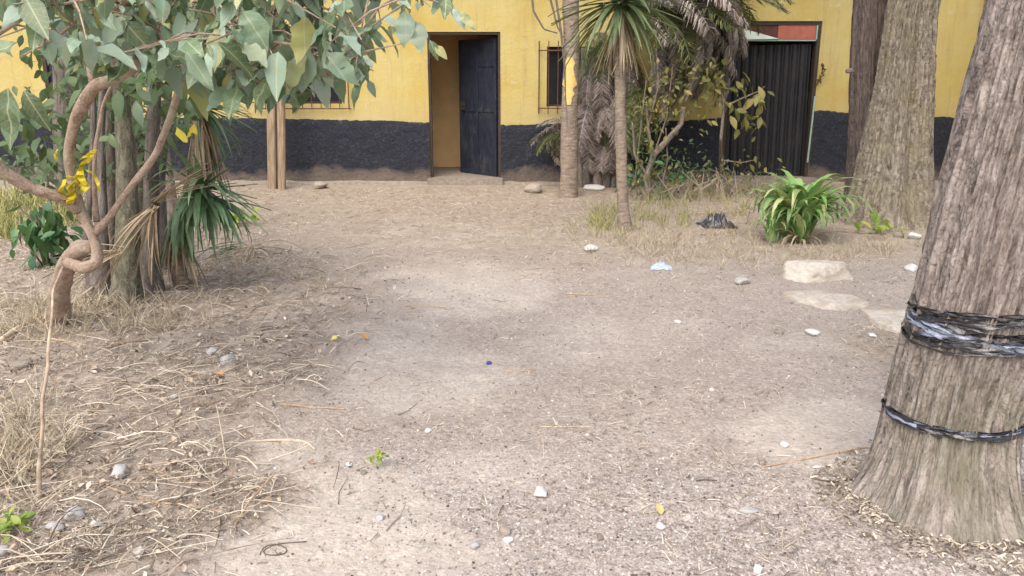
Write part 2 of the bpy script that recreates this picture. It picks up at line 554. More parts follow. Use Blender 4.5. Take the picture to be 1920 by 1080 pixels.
# rear, ends, floor, roof
mb = MB(); mb.box((X0, 15.4, -.3), (X1 + TH, 15.6, ZT)); mb.box((X0 - TH, WY, -.3), (X0, 15.6, ZT)); mb.box((X1, WY + TH, -.3), (X1 + TH, 15.4, ZT))
bpart(mb, 'rear_wall', PAINT)
mb = MB(); mb.box((X0, WY + TH, -.2), (X1, 15.4, FL)); bpart(mb, 'floor', CONC)
mb = MB()
n_ = 440
xx = np.linspace(X0 - .4, X1 + .6, n_); zz = .02 * np.sin(xx * 40)
V = []
for yy, zz0 in ((WY - .25, ZT + .02), (15.9, ZT + .5)):
    for q in (0, .012):
        V.append(np.stack([xx, np.full(n_, yy), zz0 + zz + q], -1))
V = np.concatenate(V)
fs = []
for i in range(n_ - 1):
    fs += [(i, 2 * n_ + i, 2 * n_ + i + 1, i + 1), (n_ + i, n_ + i + 1, 3 * n_ + i + 1, 3 * n_ + i), (i, i + 1, n_ + i + 1, n_ + i)]
mb.add(V, fs); bpart(mb, 'roof', ROOF)
# inner partitions: hallway behind the open door
mb = MB()
mb.box((-1.9, 13.4, FL), (1.4, 13.5, ZT)); mb.box((-2.0, WY + TH, FL), (-1.9, 13.5, ZT)); mb.box((1.4, WY + TH, FL), (1.5, 13.5, ZT))
bpart(mb, 'inner_wall', INT)
mb = MB(); mb.box((-1.9, WY + TH, 2.6), (1.4, 13.4, 2.7)); bpart(mb, 'ceiling', INT)

# plinth: a rough rendered band standing proud of the wall, wavy upper edge
def dado_top(x):
    return np.interp(x, [-15, -7, -6.2, -4.0, -3.2, -1.3, 0, .6, 3.0, 4.4, 5.5, 6.6], [.98, .97, .97, .955, .945, .90, .865, .87, .95, 1.06, 1.0, .95]) + .022 * fbm(x * 3, x * 0 + 3, 4) + .014 * fbm(x * 22, x * 0 + 8, 3)
doors = [o for o in OP if o[2] < .2]
segs = []
c = X0
for o_ in doors:
    segs.append((c, o_[0])); c = o_[1]
segs.append((c, X1))
mb = MB()
for a, b_ in segs:
    nx = max(4, int((b_ - a) / .02)); nz = 36
    x = np.linspace(a, b_, nx)
    t = np.linspace(0, 1, nz)
    top = dado_top(x)
    Z = -.1 + (top[None, :] + .1) * t[:, None]
    X = np.broadcast_to(x, Z.shape)
    off = .022 + .013 * fbm(X * 9, Z * 9, 4)
    off = off * np.minimum(1, (1 - t[:, None]) * 8 + .35)
    Yv = WY - np.maximum(off, .004)
    V = np.stack([X, Yv, Z], -1).reshape(-1, 3)
    k = len(V)
    V = np.concatenate([V, np.stack([x, np.full(nx, WY - .0005), top], -1), [(a, WY - .0005, -.1), (a, WY - .0005, top[0]), (b_, WY - .0005, -.1), (b_, WY - .0005, top[-1])]])
    f = [(i * nx + j, i * nx + j + 1, (i + 1) * nx + j + 1, (i + 1) * nx + j) for i in range(nz - 1) for j in range(nx - 1)]
    f += [((nz - 1) * nx + j, (nz - 1) * nx + j + 1, k + j + 1, k + j) for j in range(nx - 1)]
    kk = k + nx
    f += [(0, (nz - 1) * nx, kk + 1, kk), (nx - 1, kk + 2, kk + 3, nz * nx - 1)]
    mb.add(V, f)
bpart(mb, 'plinth', DADO, True)
# worn concrete footing ledge
mb = MB()
for a, b_ in segs:
    nx = max(4, int((b_ - a) / .05))
    x = np.linspace(a, b_, nx)
    hh = .045 + .03 * fbm(x * 2, x * 0, 4); dd = .075 + .03 * fbm(x * 3, x * 0 + 9, 3)
    V = np.concatenate([np.stack([x, WY - dd, x * 0 - .1], -1), np.stack([x, WY - dd, hh - .02], -1), np.stack([x, WY - dd + .02, hh], -1), np.stack([x, x * 0 + WY + .01, hh + .01], -1)])
    f = [(r * nx + j, r * nx + j + 1, (r + 1) * nx + j + 1, (r + 1) * nx + j) for r in range(3) for j in range(nx - 1)]
    mb.add(V, f)
bpart(mb, 'footing', CONC, True)

# doorsteps
def step(x0, x1, d, z, nm='doorstep'):
    bm = bmesh.new()
    bmesh.ops.create_cube(bm, size=1)
    for v in bm.verts:
        v.co = ((x0 + x1) / 2 + v.co.x * (x1 - x0), WY - d / 2 + .13 + v.co.y * (d + .26), z / 2 - .06 + v.co.z * (z + .12))
    bmesh.ops.bevel(bm, geom=bm.edges[:], offset=.012, segments=2, affect='EDGES')
    bmesh.ops.subdivide_edges(bm, edges=bm.edges[:], cuts=3)
    for v in bm.verts:
        v.co.z += .006 * float(fbm(v.co.x * 6, v.co.y * 6)); v.co.y += .006 * float(fbm(v.co.x * 7, v.co.z * 9))
    me = bpy.data.meshes.new(nm); bm.to_mesh(me); bm.free(); me.materials.append(CONC)
    o = link(bpy.data.objects.new(nm, me), bld); o.location = (0, -WY, 0)
    return o
step(-1.24, -.13, .14, FL)['label'] = 'low concrete doorstep of the open doorway'
step(3.0, 4.46, .3, FL + .01)['label'] = 'low concrete doorstep of the dark sheet metal door'
step(-6.76, -5.41, .12, FL)

# --- open door: frame and leaf
def door_frame(x0, x1, z1, mat, wd=.045):
    m = MB()
    m.box((x0, WY + .02, FL), (x0 + wd, WY + .12, z1)); m.box((x1 - wd, WY + .02, FL), (x1, WY + .12, z1)); m.box((x0 + wd, WY + .02, z1 - wd), (x1 - wd, WY + .12, z1))
    return bpart(m, 'door_frame', mat)
door_frame(-1.205, -.165, 2.155, DARKFR, .035)
leaf = bpy.data.objects.new('door', None); leaf.empty_display_size = .1
link(leaf, bld); leaf.location = (-.215, .10, FL + .01)
leaf.rotation_euler = (0, 0, math.radians(180 - 47))
leaf['label'] = 'dark navy panelled metal door leaf standing open inwards'
LW, LH = .84, 1.97
m = MB(); m.box((0, -.012, 0), (LW, .012, LH))
def lpart(m, nm, mat, par=leaf):
    return m.build(nm, mat, par)
lpart(m, 'door_sheet', NAVY)
for z0, z1 in ((0, .055), (.93, .98), (1.58, 1.63), (LH - .05, LH)):
    m = MB(); m.box((0, -.026, z0), (LW, -.0122, z1)); m.box((0, .0122, z0), (LW, .026, z1)); lpart(m, 'rail', NAVY)
for x0 in (0, .40, LW - .045):
    m = MB()
    for z0, z1 in ((.055, .93), (.98, 1.58), (1.63, LH - .05)):
        m.box((x0, .0122, z0), (x0 + .045, .026, z1)); m.box((x0, -.026, z0), (x0 + .045, -.0122, z1))
    lpart(m, 'stile', NAVY)
m = MB(); m.box((LW - .14, .0265, .95), (LW - .03, .045, 1.07)); m.tube([(LW - .1, .04, 1.02), (LW - .1, .07, 1.02), (LW - .16, .075, 1.02)], .008, 8); lpart(m, 'lock', DARKFR)
# small fitting hanging on left jamb
m = MB(); m.tube([(-1.185, WY - .03, 1.78), (-1.185, WY - .03, 1.70)], [.018, .026, .02], 10); m.tube([(-1.185, WY - .03, 1.70), (-1.18, WY - .03, 1.45), (-1.187, WY - .03, 1.2)], .004, 6); m.box((-1.20, WY - .03, 1.76), (-1.17, WY + .02, 1.79))
bpart(m, 'door_pull', DARKFR)

# --- windows with iron grilles
def window(x0, x1, z0, z1, gx0, gx1, gz0, gz1, nb, hz):
    w_ = bpy.data.objects.new('window', None); w_.empty_display_size = .1
    link(w_, bld); w_.location = ((x0 + x1) / 2, 0, z0)
    ox, oz = (x0 + x1) / 2, z0
    def P(m, nm, mat): return m.build(nm, mat, w_)
    m = MB(); m.box((x0 - ox + .03, .15, .03), (x1 - ox - .03, .156, z1 - oz - .03)); P(m, 'pane', GLASSD)
    m = MB(); a, b_, c_, d_ = x0 - ox, x1 - ox, 0, z1 - oz
    m.box((a, .13, c_), (a + .03, .17, d_)); m.box((b_ - .03, .13, c_), (b_, .17, d_)); m.box((a + .03, .13, c_), (b_ - .03, .17, c_ + .03)); m.box((a + .03, .13, d_ - .03), (b_ - .03, .17, d_))
    m.box((a + (b_ - a) / 2 - .012, .13, c_ + .03), (a + (b_ - a) / 2 + .012, .148, d_ - .03))
    P(m, 'window_frame', DARKFR)
    yy = -.06
    for i in range(nb):
        x = gx0 + (gx1 - gx0) * i / (nb - 1) - ox
        r = .009 if i in (0, nb - 1) else .0065
        m = MB(); m.tube([(x, yy, gz0 - oz), (x + .002, yy, (gz0 + gz1) / 2 - oz), (x, yy, gz1 - oz)], r, 6); P(m, 'bar', RUST)
    for z in hz:
        m = MB(); m.box((gx0 - ox - .01, yy - .019, z - oz - .009), (gx1 - ox + .01, yy - .0095, z - oz + .009))
        m.box((gx0 - ox - .01, yy - .0095, z - oz - .006), (gx0 - ox, .0, z - oz + .006)); m.box((gx1 - ox, yy - .0095, z - oz - .006), (gx1 - ox + .01, .0, z - oz + .006))
        P(m, 'cross_bar', RUST)
    return w_
window(*OP[1], -3.69, -2.35, 1.085, 2.2, 11, (1.095, 1.64, 2.19))['label'] = 'barred window behind the leaves left of the open door'
window(*OP[3], .385, 1.74, 1.02, 2.03, 11, (1.10, 1.9))['label'] = 'barred window behind the palm right of the open door'

# --- left door, dark, closed
door_frame(-6.72, -5.45, 2.15, DARKFR)
ld = bpy.data.objects.new('door', None); link(ld, bld); ld.location = (-6.085, .07, FL); ld['label'] = 'closed dark door behind the left tree trunks'
m = MB(); m.box((-.588, 0, .01), (-.002, .03, 2.0)); m.build('door_sheet', NAVY, ld)
m = MB(); m.box((.002, 0, .01), (.588, .03, 2.0)); m.build('door_sheet', NAVY, ld)
for z in (.1, 1.0, 1.9):
    m = MB(); m.box((-.588, -.012, z - .02), (.588, -.0005, z + .02)); m.build('rail', NAVY, ld)

# --- right doorway: corrugated sheet door, red board, mint strips
xl, xr = 3.08, 4.385
rd = bpy.data.objects.new('door', None); link(rd, bld); rd.location = (xr - .05, .10, FL); rd['label'] = 'dark corrugated sheet metal door hanging slightly askew'
rd.rotation_euler = (0, math.radians(-1.2), math.radians(-5))
n_ = 181
x = np.linspace(-1.17, 0, n_)
prof = .016 * np.clip(np.abs(((x * 9.0) % 1) - .5) * 5.5 - .75, -1, 1)
zs_ = np.linspace(.0, 1.90, 14)
Z = np.broadcast_to(zs_[:, None], (14, n_)); X = np.broadcast_to(x, (14, n_))
Yv = prof[None, :] + .012 * fbm(X * 2, Z * 2, 3)
V = np.concatenate([np.stack([X, Yv, Z], -1).reshape(-1, 3), np.stack([X, Yv + .003, Z], -1).reshape(-1, 3)])
k = 14 * n_
f = [(i * n_ + j, i * n_ + j + 1, (i + 1) * n_ + j + 1, (i + 1) * n_ + j) for i in range(13) for j in range(n_ - 1)]
f += [(k + i * n_ + j, k + (i + 1) * n_ + j, k + (i + 1) * n_ + j + 1, k + i * n_ + j + 1) for i in range(13) for j in range(n_ - 1)]
m = MB(); m.add(V, f); m.build('corrugated_sheet', BLACKM, rd, True)
for z in (.25, 1.0, 1.75):
    m = MB(); m.box((-1.16, .03, z - .025), (-.01, .06, z + .025)); m.build('ledge', DARKFR, rd)
for x_ in (-1.14, -.03):
    m = MB(); m.box((x_ - .02, .061, .02), (x_ + .02, .09, 1.88)); m.build('stile', DARKFR, rd)
door_frame(xl, xr, 2.30, DARKFR, .05)
m = MB(); m.box((xl + .70, WY + .03, 2.055), (xr - .07, WY + .06, 2.245)); bpart(m, 'lintel_board', REDP, label='faded red board above the dark metal door')
m = MB(); m.box((xl + .05, WY + .035, 2.055), (xl + .697, WY + .06, 2.245)); bpart(m, 'lintel_board', mat_plain('dark_maroon_board', (.10, .035, .03), .8, .3, 14))
m = MB(); m.box((xl + .05, WY + .025, 2.032), (xr - .055, WY + .07, 2.050)); bpart(m, 'mint_rail', MINT)
m = MB(); m.box((xr - .068, WY + .005, 2.052), (xr - .052, WY + .06, 2.245)); bpart(m, 'mint_rail', MINT)
m = MB()  # triangular panel; light through a gap is put into its pale colour
m.add([(3.22, WY + .01, 2.052), (3.80, WY + .01, 2.06), (3.27, WY + .005, 2.20), (3.22, WY + .02, 2.052), (3.80, WY + .02, 2.06), (3.27, WY + .015, 2.20)], [(0, 1, 2), (3, 5, 4), (0, 3, 4, 1), (1, 4, 5, 2), (2, 5, 3, 0)])
bpart(m, 'bright_gap_panel', mat_plain('bright_gap_mint', (.74, .86, .80), .4, .05, 10), label='pale mint panel coloured as a bright gap over the metal door')
m = MB()
m.box((-.010, -.01, 0), (.010, .01, .95), Matrix.Translation((4.35, WY - .012, .32)) @ Matrix.Rotation(math.radians(1.2), 4, 'Y'))
bpart(m, 'mint_strip', MINT, label='mint painted edging strip on the jamb of the metal door')
m = MB()
for i in range(7):
    a = Vector((4.42 + random.uniform(-.02, .02), WY - .02 - .01 * i, 1.48 + .04 * i)); m.tube([a, a + Vector((random.uniform(-.03, .05), -.02, random.uniform(-.05, .05))), a + Vector((random.uniform(-.05, .05), -.01, -.07))], .01, 6)
bpart(m, 'latch_wire', RUST)

# ================================================================== TRUNKS
B_BIG = mat_bark('furrowed_reddish_bark', (.06, .047, .042), (.26, .215, .195), (.50, .44, .41), (.21, .215, .14), .85, 38, 7.5, .035, .9)
B_TWIN = mat_bark('grey_lichen_bark', (.045, .037, .03), (.23, .195, .15), (.47, .42, .35), (.28, .25, .16), .55, 44, 16, .035)
B_TWIN2 = mat_bark('darker_grey_bark', (.06, .048, .04), (.17, .135, .115), (.31, .255, .22), (.2, .18, .1), .3, 40, 7, .015)  # darker grey-brown bark for crown limbs and knots
B_MOSS = mat_bark('mossy_bark', (.04, .038, .03), (.14, .13, .095), (.29, .275, .215), (.12, .15, .07), .45, 34, 12, .02)
B_GREY = mat_bark('slim_grey_bark', (.10, .08, .065), (.22, .18, .15), (.37, .31, .27), None, 0, 30, 8, .008)
B_DARK = mat_bark('dark_purple_grey_bark', (.045, .038, .034), (.14, .12, .11), (.27, .24, .22), None, 0, 26, 4, .01)
B_SMOOTH = mat_bark('smooth_pinkish_bark', (.12, .08, .06), (.36, .25, .185), (.56, .45, .37), (.42, .37, .30), .6, 22, 16, .010)
B_RING = mat_bark('ringed_palm_bark', (.10, .075, .06), (.25, .20, .16), (.42, .345, .28), (.36, .31, .2), .4, 9, 34, .014)
B_POST = mat_wood('weathered_post_wood', (.19, .135, .085), (.40, .31, .205))
SAWN = mat_plain('cut_wood_end', (.55, .42, .28), .8, .15, 60)

def trunk(name, cpts, rfun, mat, parent, n=110, rows=260, ridge=.02, kth=9, kz=1.6, ztop=None, seed=0, kfine=28):
    """cpts: list of (z, x, y, r) centre stations; rfun(theta, z) -> multiplier of the radius"""
    zs = np.array([c[0] for c in cpts]); 
    zt = np.linspace(zs[0], zs[-1], rows)
    t0 = (zt - zs[0]) / (zs[-1] - zs[0])
    def sm(v):
        a = np.interp(zt, zs, v)
        k = max(3, rows // 14) | 1
        pad = np.concatenate([2 * a[0] - a[1:k // 2 + 1][::-1], a, 2 * a[-1] - a[-k // 2:-1][::-1]])
        r_ = np.convolve(pad, np.ones(k) / k, 'valid')
        return r_[:rows] if len(r_) >= rows else a
    cx, cy, rr = sm([c[1] for c in cpts]), sm([c[2] for c in cpts]), sm([c[3] for c in cpts])
    th = np.linspace(0, 2 * math.pi, n + 1) + math.pi / 2
    TH_, ZZ = np.meshgrid(th, zt)
    def R(thv, zv):
        base = np.interp(zv, zt, rr)
        c_, s_ = np.cos(thv), np.sin(thv)
        # noise on a circle for seamless ridges
        rd = fbm(c_ * kth / 2 + seed, s_ * kth / 2 + zv * kz, 3) * 1.0
        fn = np.abs(fbm(c_ * kfine / 2 + seed + 9 + .6 * fbm(zv * 3, c_ * 2), s_ * kfine / 2 + zv * kz * 1.4 + 3, 3))
        return base * rfun(thv, zv) + ridge * rd - ridge * 1.0 * (1 - np.clip(fn * 3, 0, 1)) * np.clip((zv + .15) / .35, .35, 1)
    rad = R(TH_, ZZ)
    X = np.interp(ZZ, zt, cx) + rad * np.cos(TH_)
    Y = np.interp(ZZ, zt, cy) + rad * np.sin(TH_)
    V = np.stack([X, Y, ZZ], -1).reshape(-1, 3)
    T = np.stack([(TH_) * rr.mean(), ZZ], -1).reshape(-1, 2)
    w_ = n + 1
    i = np.arange(rows - 1)[:, None] * w_ + np.arange(n)[None, :]
    Fc = np.stack([i, i + 1, i + w_ + 1, i + w_], -1).reshape(-1, 4)
    me = mesh_from(name, V, Fc, T, np.zeros(len(V)), True)
    me.materials.append(mat)
    o = link(bpy.data.objects.new(name, me), parent)
    if parent is not None:
        o.location = -Vector(parent.location)
    ev = lambda thv, zv: (np.interp(zv, zt, cx), np.interp(zv, zt, cy), R(thv, zv))
    return o, ev

def leaf_template(seg=5, width=.5, fold=.06, droop=.16, wave=.02):
    s = np.linspace(0, 1, seg + 1)
    wd = np.interp(s, [0, .12, .35, .6, .85, 1], [.04, .5, 1, .86, .38, 0]) * width / 2
    V = []
    for i, (a, b_) in enumerate(zip(s, wd)):
        z = -droop * a * a
        wv = wave * math.sin(i * 2.1)
        V += [(a, -b_, z + fold * b_ / (width / 2) + wv), (a, 0, z), (a, b_, z + fold * b_ / (width / 2) - wv)]
    f = []
    for i in range(seg):
        f += [(3 * i, 3 * i + 3, 3 * i + 4, 3 * i + 1), (3 * i + 1, 3 * i + 4, 3 * i + 5, 3 * i + 2)]
    return np.array(V), np.array(f)
def blade_template(seg=6, width=.06, fold=.012, droop=.35, ex=1.0):
    s = np.linspace(0, 1, seg + 1)
    wd = np.interp(s, [0, .2, .5, 1], [.7, 1, .85, .03]) * width / 2
    V = []
    fine = np.linspace(0, 1, 121); an = droop * 1.6 * fine ** ex
    cxs = np.concatenate([[0], np.cumsum(np.cos(an[:-1]))]) / 120; czs = -np.concatenate([[0], np.cumsum(np.sin(an[:-1]))]) / 120
    for a, b_ in zip(s, wd):
        x = float(np.interp(a, fine, cxs)); z = float(np.interp(a, fine, czs))
        V += [(x, -b_, z + fold), (x, 0, z), (x, b_, z + fold)]
    f = []
    for i in range(seg):
        f += [(3 * i, 3 * i + 3, 3 * i + 4, 3 * i + 1), (3 * i + 1, 3 * i + 4, 3 * i + 5, 3 * i + 2)]
    return np.array(V), np.array(f)
def tmesh(name, tv, tf, mat, smooth=True):
    me = mesh_from(name, tv, tf, None, None, smooth)
    me.materials.append(mat)
    return me
def place(me, name, pos, M3, sc, parent):
    o = bpy.data.objects.new(name, me)
    M = Matrix([[*(M3[r, c] * (sc[c] if hasattr(sc, '__len__') else sc) for c in range(3)), pos[r]] for r in range(3)] + [[0, 0, 0, 1]])
    o.parent = parent
    if parent is not None:
        M.translation = M.translation - parent.location
    o.matrix_basis = M
    COL.objects.link(o)
    return o

L_TREE = mat_leaf('needle_green_leaves', [(0, (.04, .075, .025)), (.5, (.07, .11, .04)), (1, (.12, .14, .06))])
def high_crown(parent, cx, cy, z0, z1, rad, n, seed, limb_mat, base):
    """limbs and leaf clumps of a tall tree above the picture"""
    rs = np.random.default_rng(seed)
    m = MB()
    tips = []
    for i in range(7):
        a = i * .9 + rs.random() * .5
        e = np.array([cx + math.cos(a) * rad * .75, cy + math.sin(a) * rad * .75, z0 + (z1 - z0) * (.25 + .7 * rs.random())])
        s = np.array([base[0], base[1], base[2] - .25 * rs.random()])
        mid = (s + e) / 2 + np.array([0, 0, .25])
        m.tube([s, mid * .6 + s * .4, mid, e], [.07, .05, .035, .012], 8, rough=.2)
        tips += [mid, e, (mid + e) / 2]
    o = m.build('limb', limb_mat, parent, True); o.location = -Vector(parent.location)
    tv, tf = leaf_template(3, .4)
    c = np.array(tips)[rs.integers(0, len(tips), n)]
    pos = c + rs.normal(0, .28, (n, 3)) * np.array([1.3, 1.3, .8])
    D = rs.normal(0, 1, (n, 3)); D[:, 2] -= .3
    o = scatter('crown', tv, tf, pos, frames(D, rs.normal(0, 1, (n, 3)) + [0, 0, 1]), .07 + .06 * rs.random(n), rs.random(n), L_TREE, parent)
    o.location = -Vector(parent.location)
    o['kind'] = 'stuff'

# --- big foreground tree at right
bt_loc = Vector((1.52, 2.72, 0))
bt = empty('large_tree', bt_loc, 'large leaning trunk at the right edge wrapped in two bands of black plastic', 'tree')
def r_big(th, z):
    fl = np.exp(-np.maximum(z, -.05) / .13)
    lob = .5 + .5 * np.cos(th * 5 + .6) 
    left = np.clip(np.cos(th - math.pi * 1.08), 0, 1) ** 2; lob = .5 + .5 * np.cos(th * 6 + .6 + .8 * np.sin(th * 2))
    return 1 - .12 * (1 - np.abs(np.sin(th * 3.5 + .5 + .35 * np.sin(th * 3) + z * .25))) ** 2.5 * np.exp(-np.maximum(z, 0) / .5) + fl * (.12 + .26 * lob ** 2 + .24 * left + .22 * np.clip(np.cos(th + math.pi / 2), 0, 1) ** 3) + .05 * np.cos(th * 2 + 1) + .035 * np.cos(th * 7 + z * 1.5) * np.exp(-z / .9)
_, EV_BIG = trunk('trunk', [(-.08, 1.56, 2.62, .222), (.0, 1.565, 2.63, .22), (.2, 1.59, 2.68, .212), (.34, 1.612, 2.72, .208), (.7, 1.66, 2.72, .215), (1.1, 1.70, 2.72, .215), (1.45, 1.735, 2.72, .21), (1.8, 1.775, 2.72, .20), (2.6, 1.86, 2.74, .185), (4.0, 1.9, 2.8, .16)],
                  r_big, B_BIG, bt, n=340, rows=800, ridge=.022, kth=13, kz=2.2, seed=2.3, kfine=46)
high_crown(bt, 2.3, 2.6, 3.9, 6.4, 1.7, 6000, 5, B_TWIN2, (1.9, 2.8, 4.1))

# --- plastic strip wraps
def mat_film(name, c, rough):
    m, n, b, o = M_(name)
    v = coords(n)
    b.inputs['Base Color'].default_value = (*c, 1)
    b.inputs['Roughness'].default_value = rough
    b.inputs['Specular IOR Level'].default_value = .9
    b.inputs['Coat Weight'].default_value = .6
    b.inputs['Coat Roughness'].default_value = .12
    bump(n, b, noise(n, v, 70, 4, .6), .8, .008)
    return m
FILM = mat_film('black_plastic_film', (.012, .012, .016), .2)
FILM2 = mat_film('grey_plastic_film', (.26, .30, .40), .28)
def wrap(name, label, zc, hh, nstr, seed):
    rs = np.random.default_rng(seed)
    loc = Vector((1.62, 2.72, zc))
    e = empty(name, loc, label, 'plastic wrap', 'black plastic bands wound round the right tree')
    for k in range(nstr):
        n = 150
        th = np.linspace(-.2, 2 * math.pi + rs.random(), n) + rs.random() * 6
        zz = zc + hh * (rs.random() - .5) + hh * .30 * np.sin(th * 1 + rs.random() * 6) + hh * .16 * fbm(th * 1.5 + k * 7, th * 0 + k, 3)
        wd = (.006 + .020 * rs.random()) * (1 + .9 * fbm(th * 4 + k, th * 0 + 3.3 * k, 3))
        cx, cy, R = EV_BIG(th, zz)
        # strips span over the furrows
        Rs = np.convolve(np.pad(R, 8, mode='edge'), np.ones(17) / 17, 'valid') + .008 + .006 * rs.random() + .003 * fbm(th * 9 + k, th * 0, 2)
        tw = 2.1 * fbm(th * 2.3 + 3 * k, th * 0 + 9, 3)
        P = np.stack([cx + Rs * np.cos(th), cy + Rs * np.sin(th), zz], -1)
        side = np.stack([np.cos(th) * np.sin(tw), np.sin(th) * np.sin(tw), np.cos(tw)], -1)
        # three-wide crumpled strip
        V = []
        for q, off in ((-1, .0), (-.35, .003), (.3, -.0015), (1, .002)):
            o3 = np.stack([np.cos(th), np.sin(th), th * 0], -1) * (off * (1 + 1.6 * fbm(th * 11 + q, th * 0 + k, 2)))[:, None]
            V.append(P + side * (wd * q / 2)[:, None] + o3)
        V = np.concatenate(V)
        f = [(r * n + i, r * n + i + 1, (r + 1) * n + i + 1, (r + 1) * n + i) for r in range(3) for i in range(n - 1)]
        m = MB(); m.add(V, f)
        m.build('plastic_strip', FILM2 if k % 5 == 3 else FILM, e, True).location = -loc
    return e
wrap('plastic_wrap', 'wide upper band of twisted black plastic strips around the right tree trunk', .655, .12, 14, 4)
wrap('plastic_wrap', 'narrow lower band of black plastic strips around the right tree trunk', .325, .026, 9, 8)

# --- twin trunk tree (mid right)
p = gnd(1655, 440)
tt = empty('twin_trunk_tree', (p.x, p.y + .35, 0), 'thick twin-trunked tree with rough lichened bark behind the green strap-leaved plant', 'tree')
Yt = p.y + .40
def st(pl, pr, y, Y):
    a, b_ = at(pl, y, Y), at(pr, y, Y)
    return (a.z, (a.x + b_.x) / 2, Y, (b_.x - a.x) / 2)
def fl_t(th, z):
    fl = np.exp(-np.maximum(z, 0) / .3)
    return 1 + fl * (.04 + .12 * (.5 + .5 * np.cos(th * 4 + 1.2))) + .07 * np.cos(th * 3 + .5 + z * .3) * np.exp(-z / 2.5) - .16 * (1 - np.abs(np.sin(th * 2.5 + .4 + z * .12 + .3 * np.sin(th * 2)))) ** 3 * np.exp(-z / 2.2) + .03 * np.cos(th * 7 + z)
stations = [st(1565, 1745, 452, Yt), st(1582, 1738, 420, Yt), st(1602, 1736, 340, Yt), st(1622, 1737, 250, Yt), st(1644, 1743, 150, Yt), st(1664, 1750, 20, Yt)]
stations = [(-.1, stations[0][1], Yt, stations[0][3])] + stations
zt_ = stations[-1]
stations += [(zt_[0] + .8, zt_[1] + .12, Yt, zt_[3] * .92), (zt_[0] + 2.2, zt_[1] + .25, Yt, zt_[3] * .75)]
trunk('trunk', sorted(stations), fl_t, B_TWIN, tt, n=240, rows=520, ridge=.045, kth=9, kz=1.0, seed=7.1, kfine=30)
Y2 = Yt + .38
s2 = [st(1585, 1700, 420, Y2), st(1590, 1690, 330, Y2), st(1592, 1670, 250, Y2), st(1594, 1665, 120, Y2), st(1600, 1668, 0, Y2)]
s2 = [(-.1, s2[0][1], Y2, s2[0][3])] + s2 + [(s2[-1][0] + 1.6, s2[-1][1] - .05, Y2, s2[-1][3] * .8)]
B_REAR = mat_bark('dark_brown_rear_bark', (.03, .024, .022), (.095, .075, .068), (.20, .165, .15), None, 0, 40, 9, .02)
o, _ = trunk('trunk', sorted(s2), fl_t, B_REAR, tt, n=150, rows=300, ridge=.02, kth=8, kz=.9, seed=17.1, kfine=22)
o['label'] = 'darker rear trunk'
for (kx, ky, s) in ((1746, 16, .035), (1750, 106, .02), (1747, 200, .03), (1596, 134, .02)):
    pp = at(kx, ky, Yt)
    m = MB(); m.tube([(pp.x - .05, Yt, pp.z), (pp.x, Yt, pp.z + .01), (pp.x + .03, Yt, pp.z)], [s, s * 1.2, s * .6], 8, rough=.3)
    o = m.build('knot', B_TWIN2, tt, True); o.location = -Vector(tt.location)
high_crown(tt, zt_[1] + .4, Yt, zt_[0] + 2.0, zt_[0] + 4.6, 2.3, 8000, 9, B_TWIN2, (zt_[1] + .25, Yt, zt_[0] + 2.2))

# --- slim trees: helper with pixel-surveyed stations
def slim_tree(name, label, stn, Y, mat, rough=.12, group=None, n=20, cat='tree', part='trunk', top=None):
    b0 = G(*stn[0][:2]) if Y is None else at(stn[0][0], stn[0][1], Y)
    Yb = b0.y
    e = empty(name, (b0.x, Yb, max(0, float(H(b0.x, Yb)))), label, cat, group)
    P = [at(x, y, Yb) for x, y, r in stn]
    R = [r for _, _, r in stn]
    if P[0].z > .0: P = [Vector((P[0].x, Yb, -.06))] + P; R = [R[0] * 1.15] + R
    else: P[0].z = -.06
    if top:
        P.append(P[-1] + Vector(top)); R.append(R[-1] * .7)
    # resample
    PA = np.array([tuple(q) for q in P]); L = np.concatenate([[0], np.cumsum(np.linalg.norm(np.diff(PA, axis=0), axis=1))])
    k = max(14, int(L[-1] / .035)); ls = np.linspace(0, L[-1], k)
    Q = np.stack([np.interp(ls, L, PA[:, i]) for i in range(3)], -1)
    kk = max(3, k // 12) | 1
    for i in range(3):
        pad = np.pad(Q[:, i], kk // 2, mode='reflect', reflect_type='odd'); Q[:, i] = np.convolve(pad, np.ones(kk) / kk, 'valid')[:k]
    RR = np.interp(ls, L, R)
    m = MB(); m.tube(Q, RR, n, rough=rough)
    o = m.build(part, mat, e, True); o.location = -Vector(e.location)
    return e, Q

# ash-coloured slim trunk by the window (added wall-yellow patch stands in for a gap between stems)
e, Q = slim_tree('slim_tree', 'slim ringed palm-like trunk in front of the right window, with a yellow patch for a gap to the wall', [(1065, 368, .135), (1067, 330, .118), (1068, 200, .105), (1072, 100, .10), (1070, 0, .105)], None, B_RING, .1, n=26, top=(0, 0, 1.0))
Yb = Q[0][1]
m = MB()
th = np.linspace(-1, 1, 9); zz = np.linspace(0, 1, 24)
a_, b_ = at(1068, 196, Yb), at(1070, 108, Yb)
V = []
for z in zz:
    wd = (.22 + .5 * math.sin(z * 3.1)) * (1 + .7 * float(fbm(z * 9, 2.0)))
    for t in th:
        g = -math.pi / 2 - .15 + t * wd
        c_ = a_.lerp(b_, z)
        V.append((c_.x + .112 * math.cos(g), Yb + .112 * math.sin(g) - .004, c_.z))
m.add(V, [(i * 9 + j, i * 9 + j + 1, (i + 1) * 9 + j + 1, (i + 1) * 9 + j) for i in range(23) for j in range(8)])
o = m.build('gap_patch', mat_plain('wall_yellow_patch', (.72, .52, .18), .8, .12, 30, bmp=.004), e, True); o.location = -Vector(e.location)

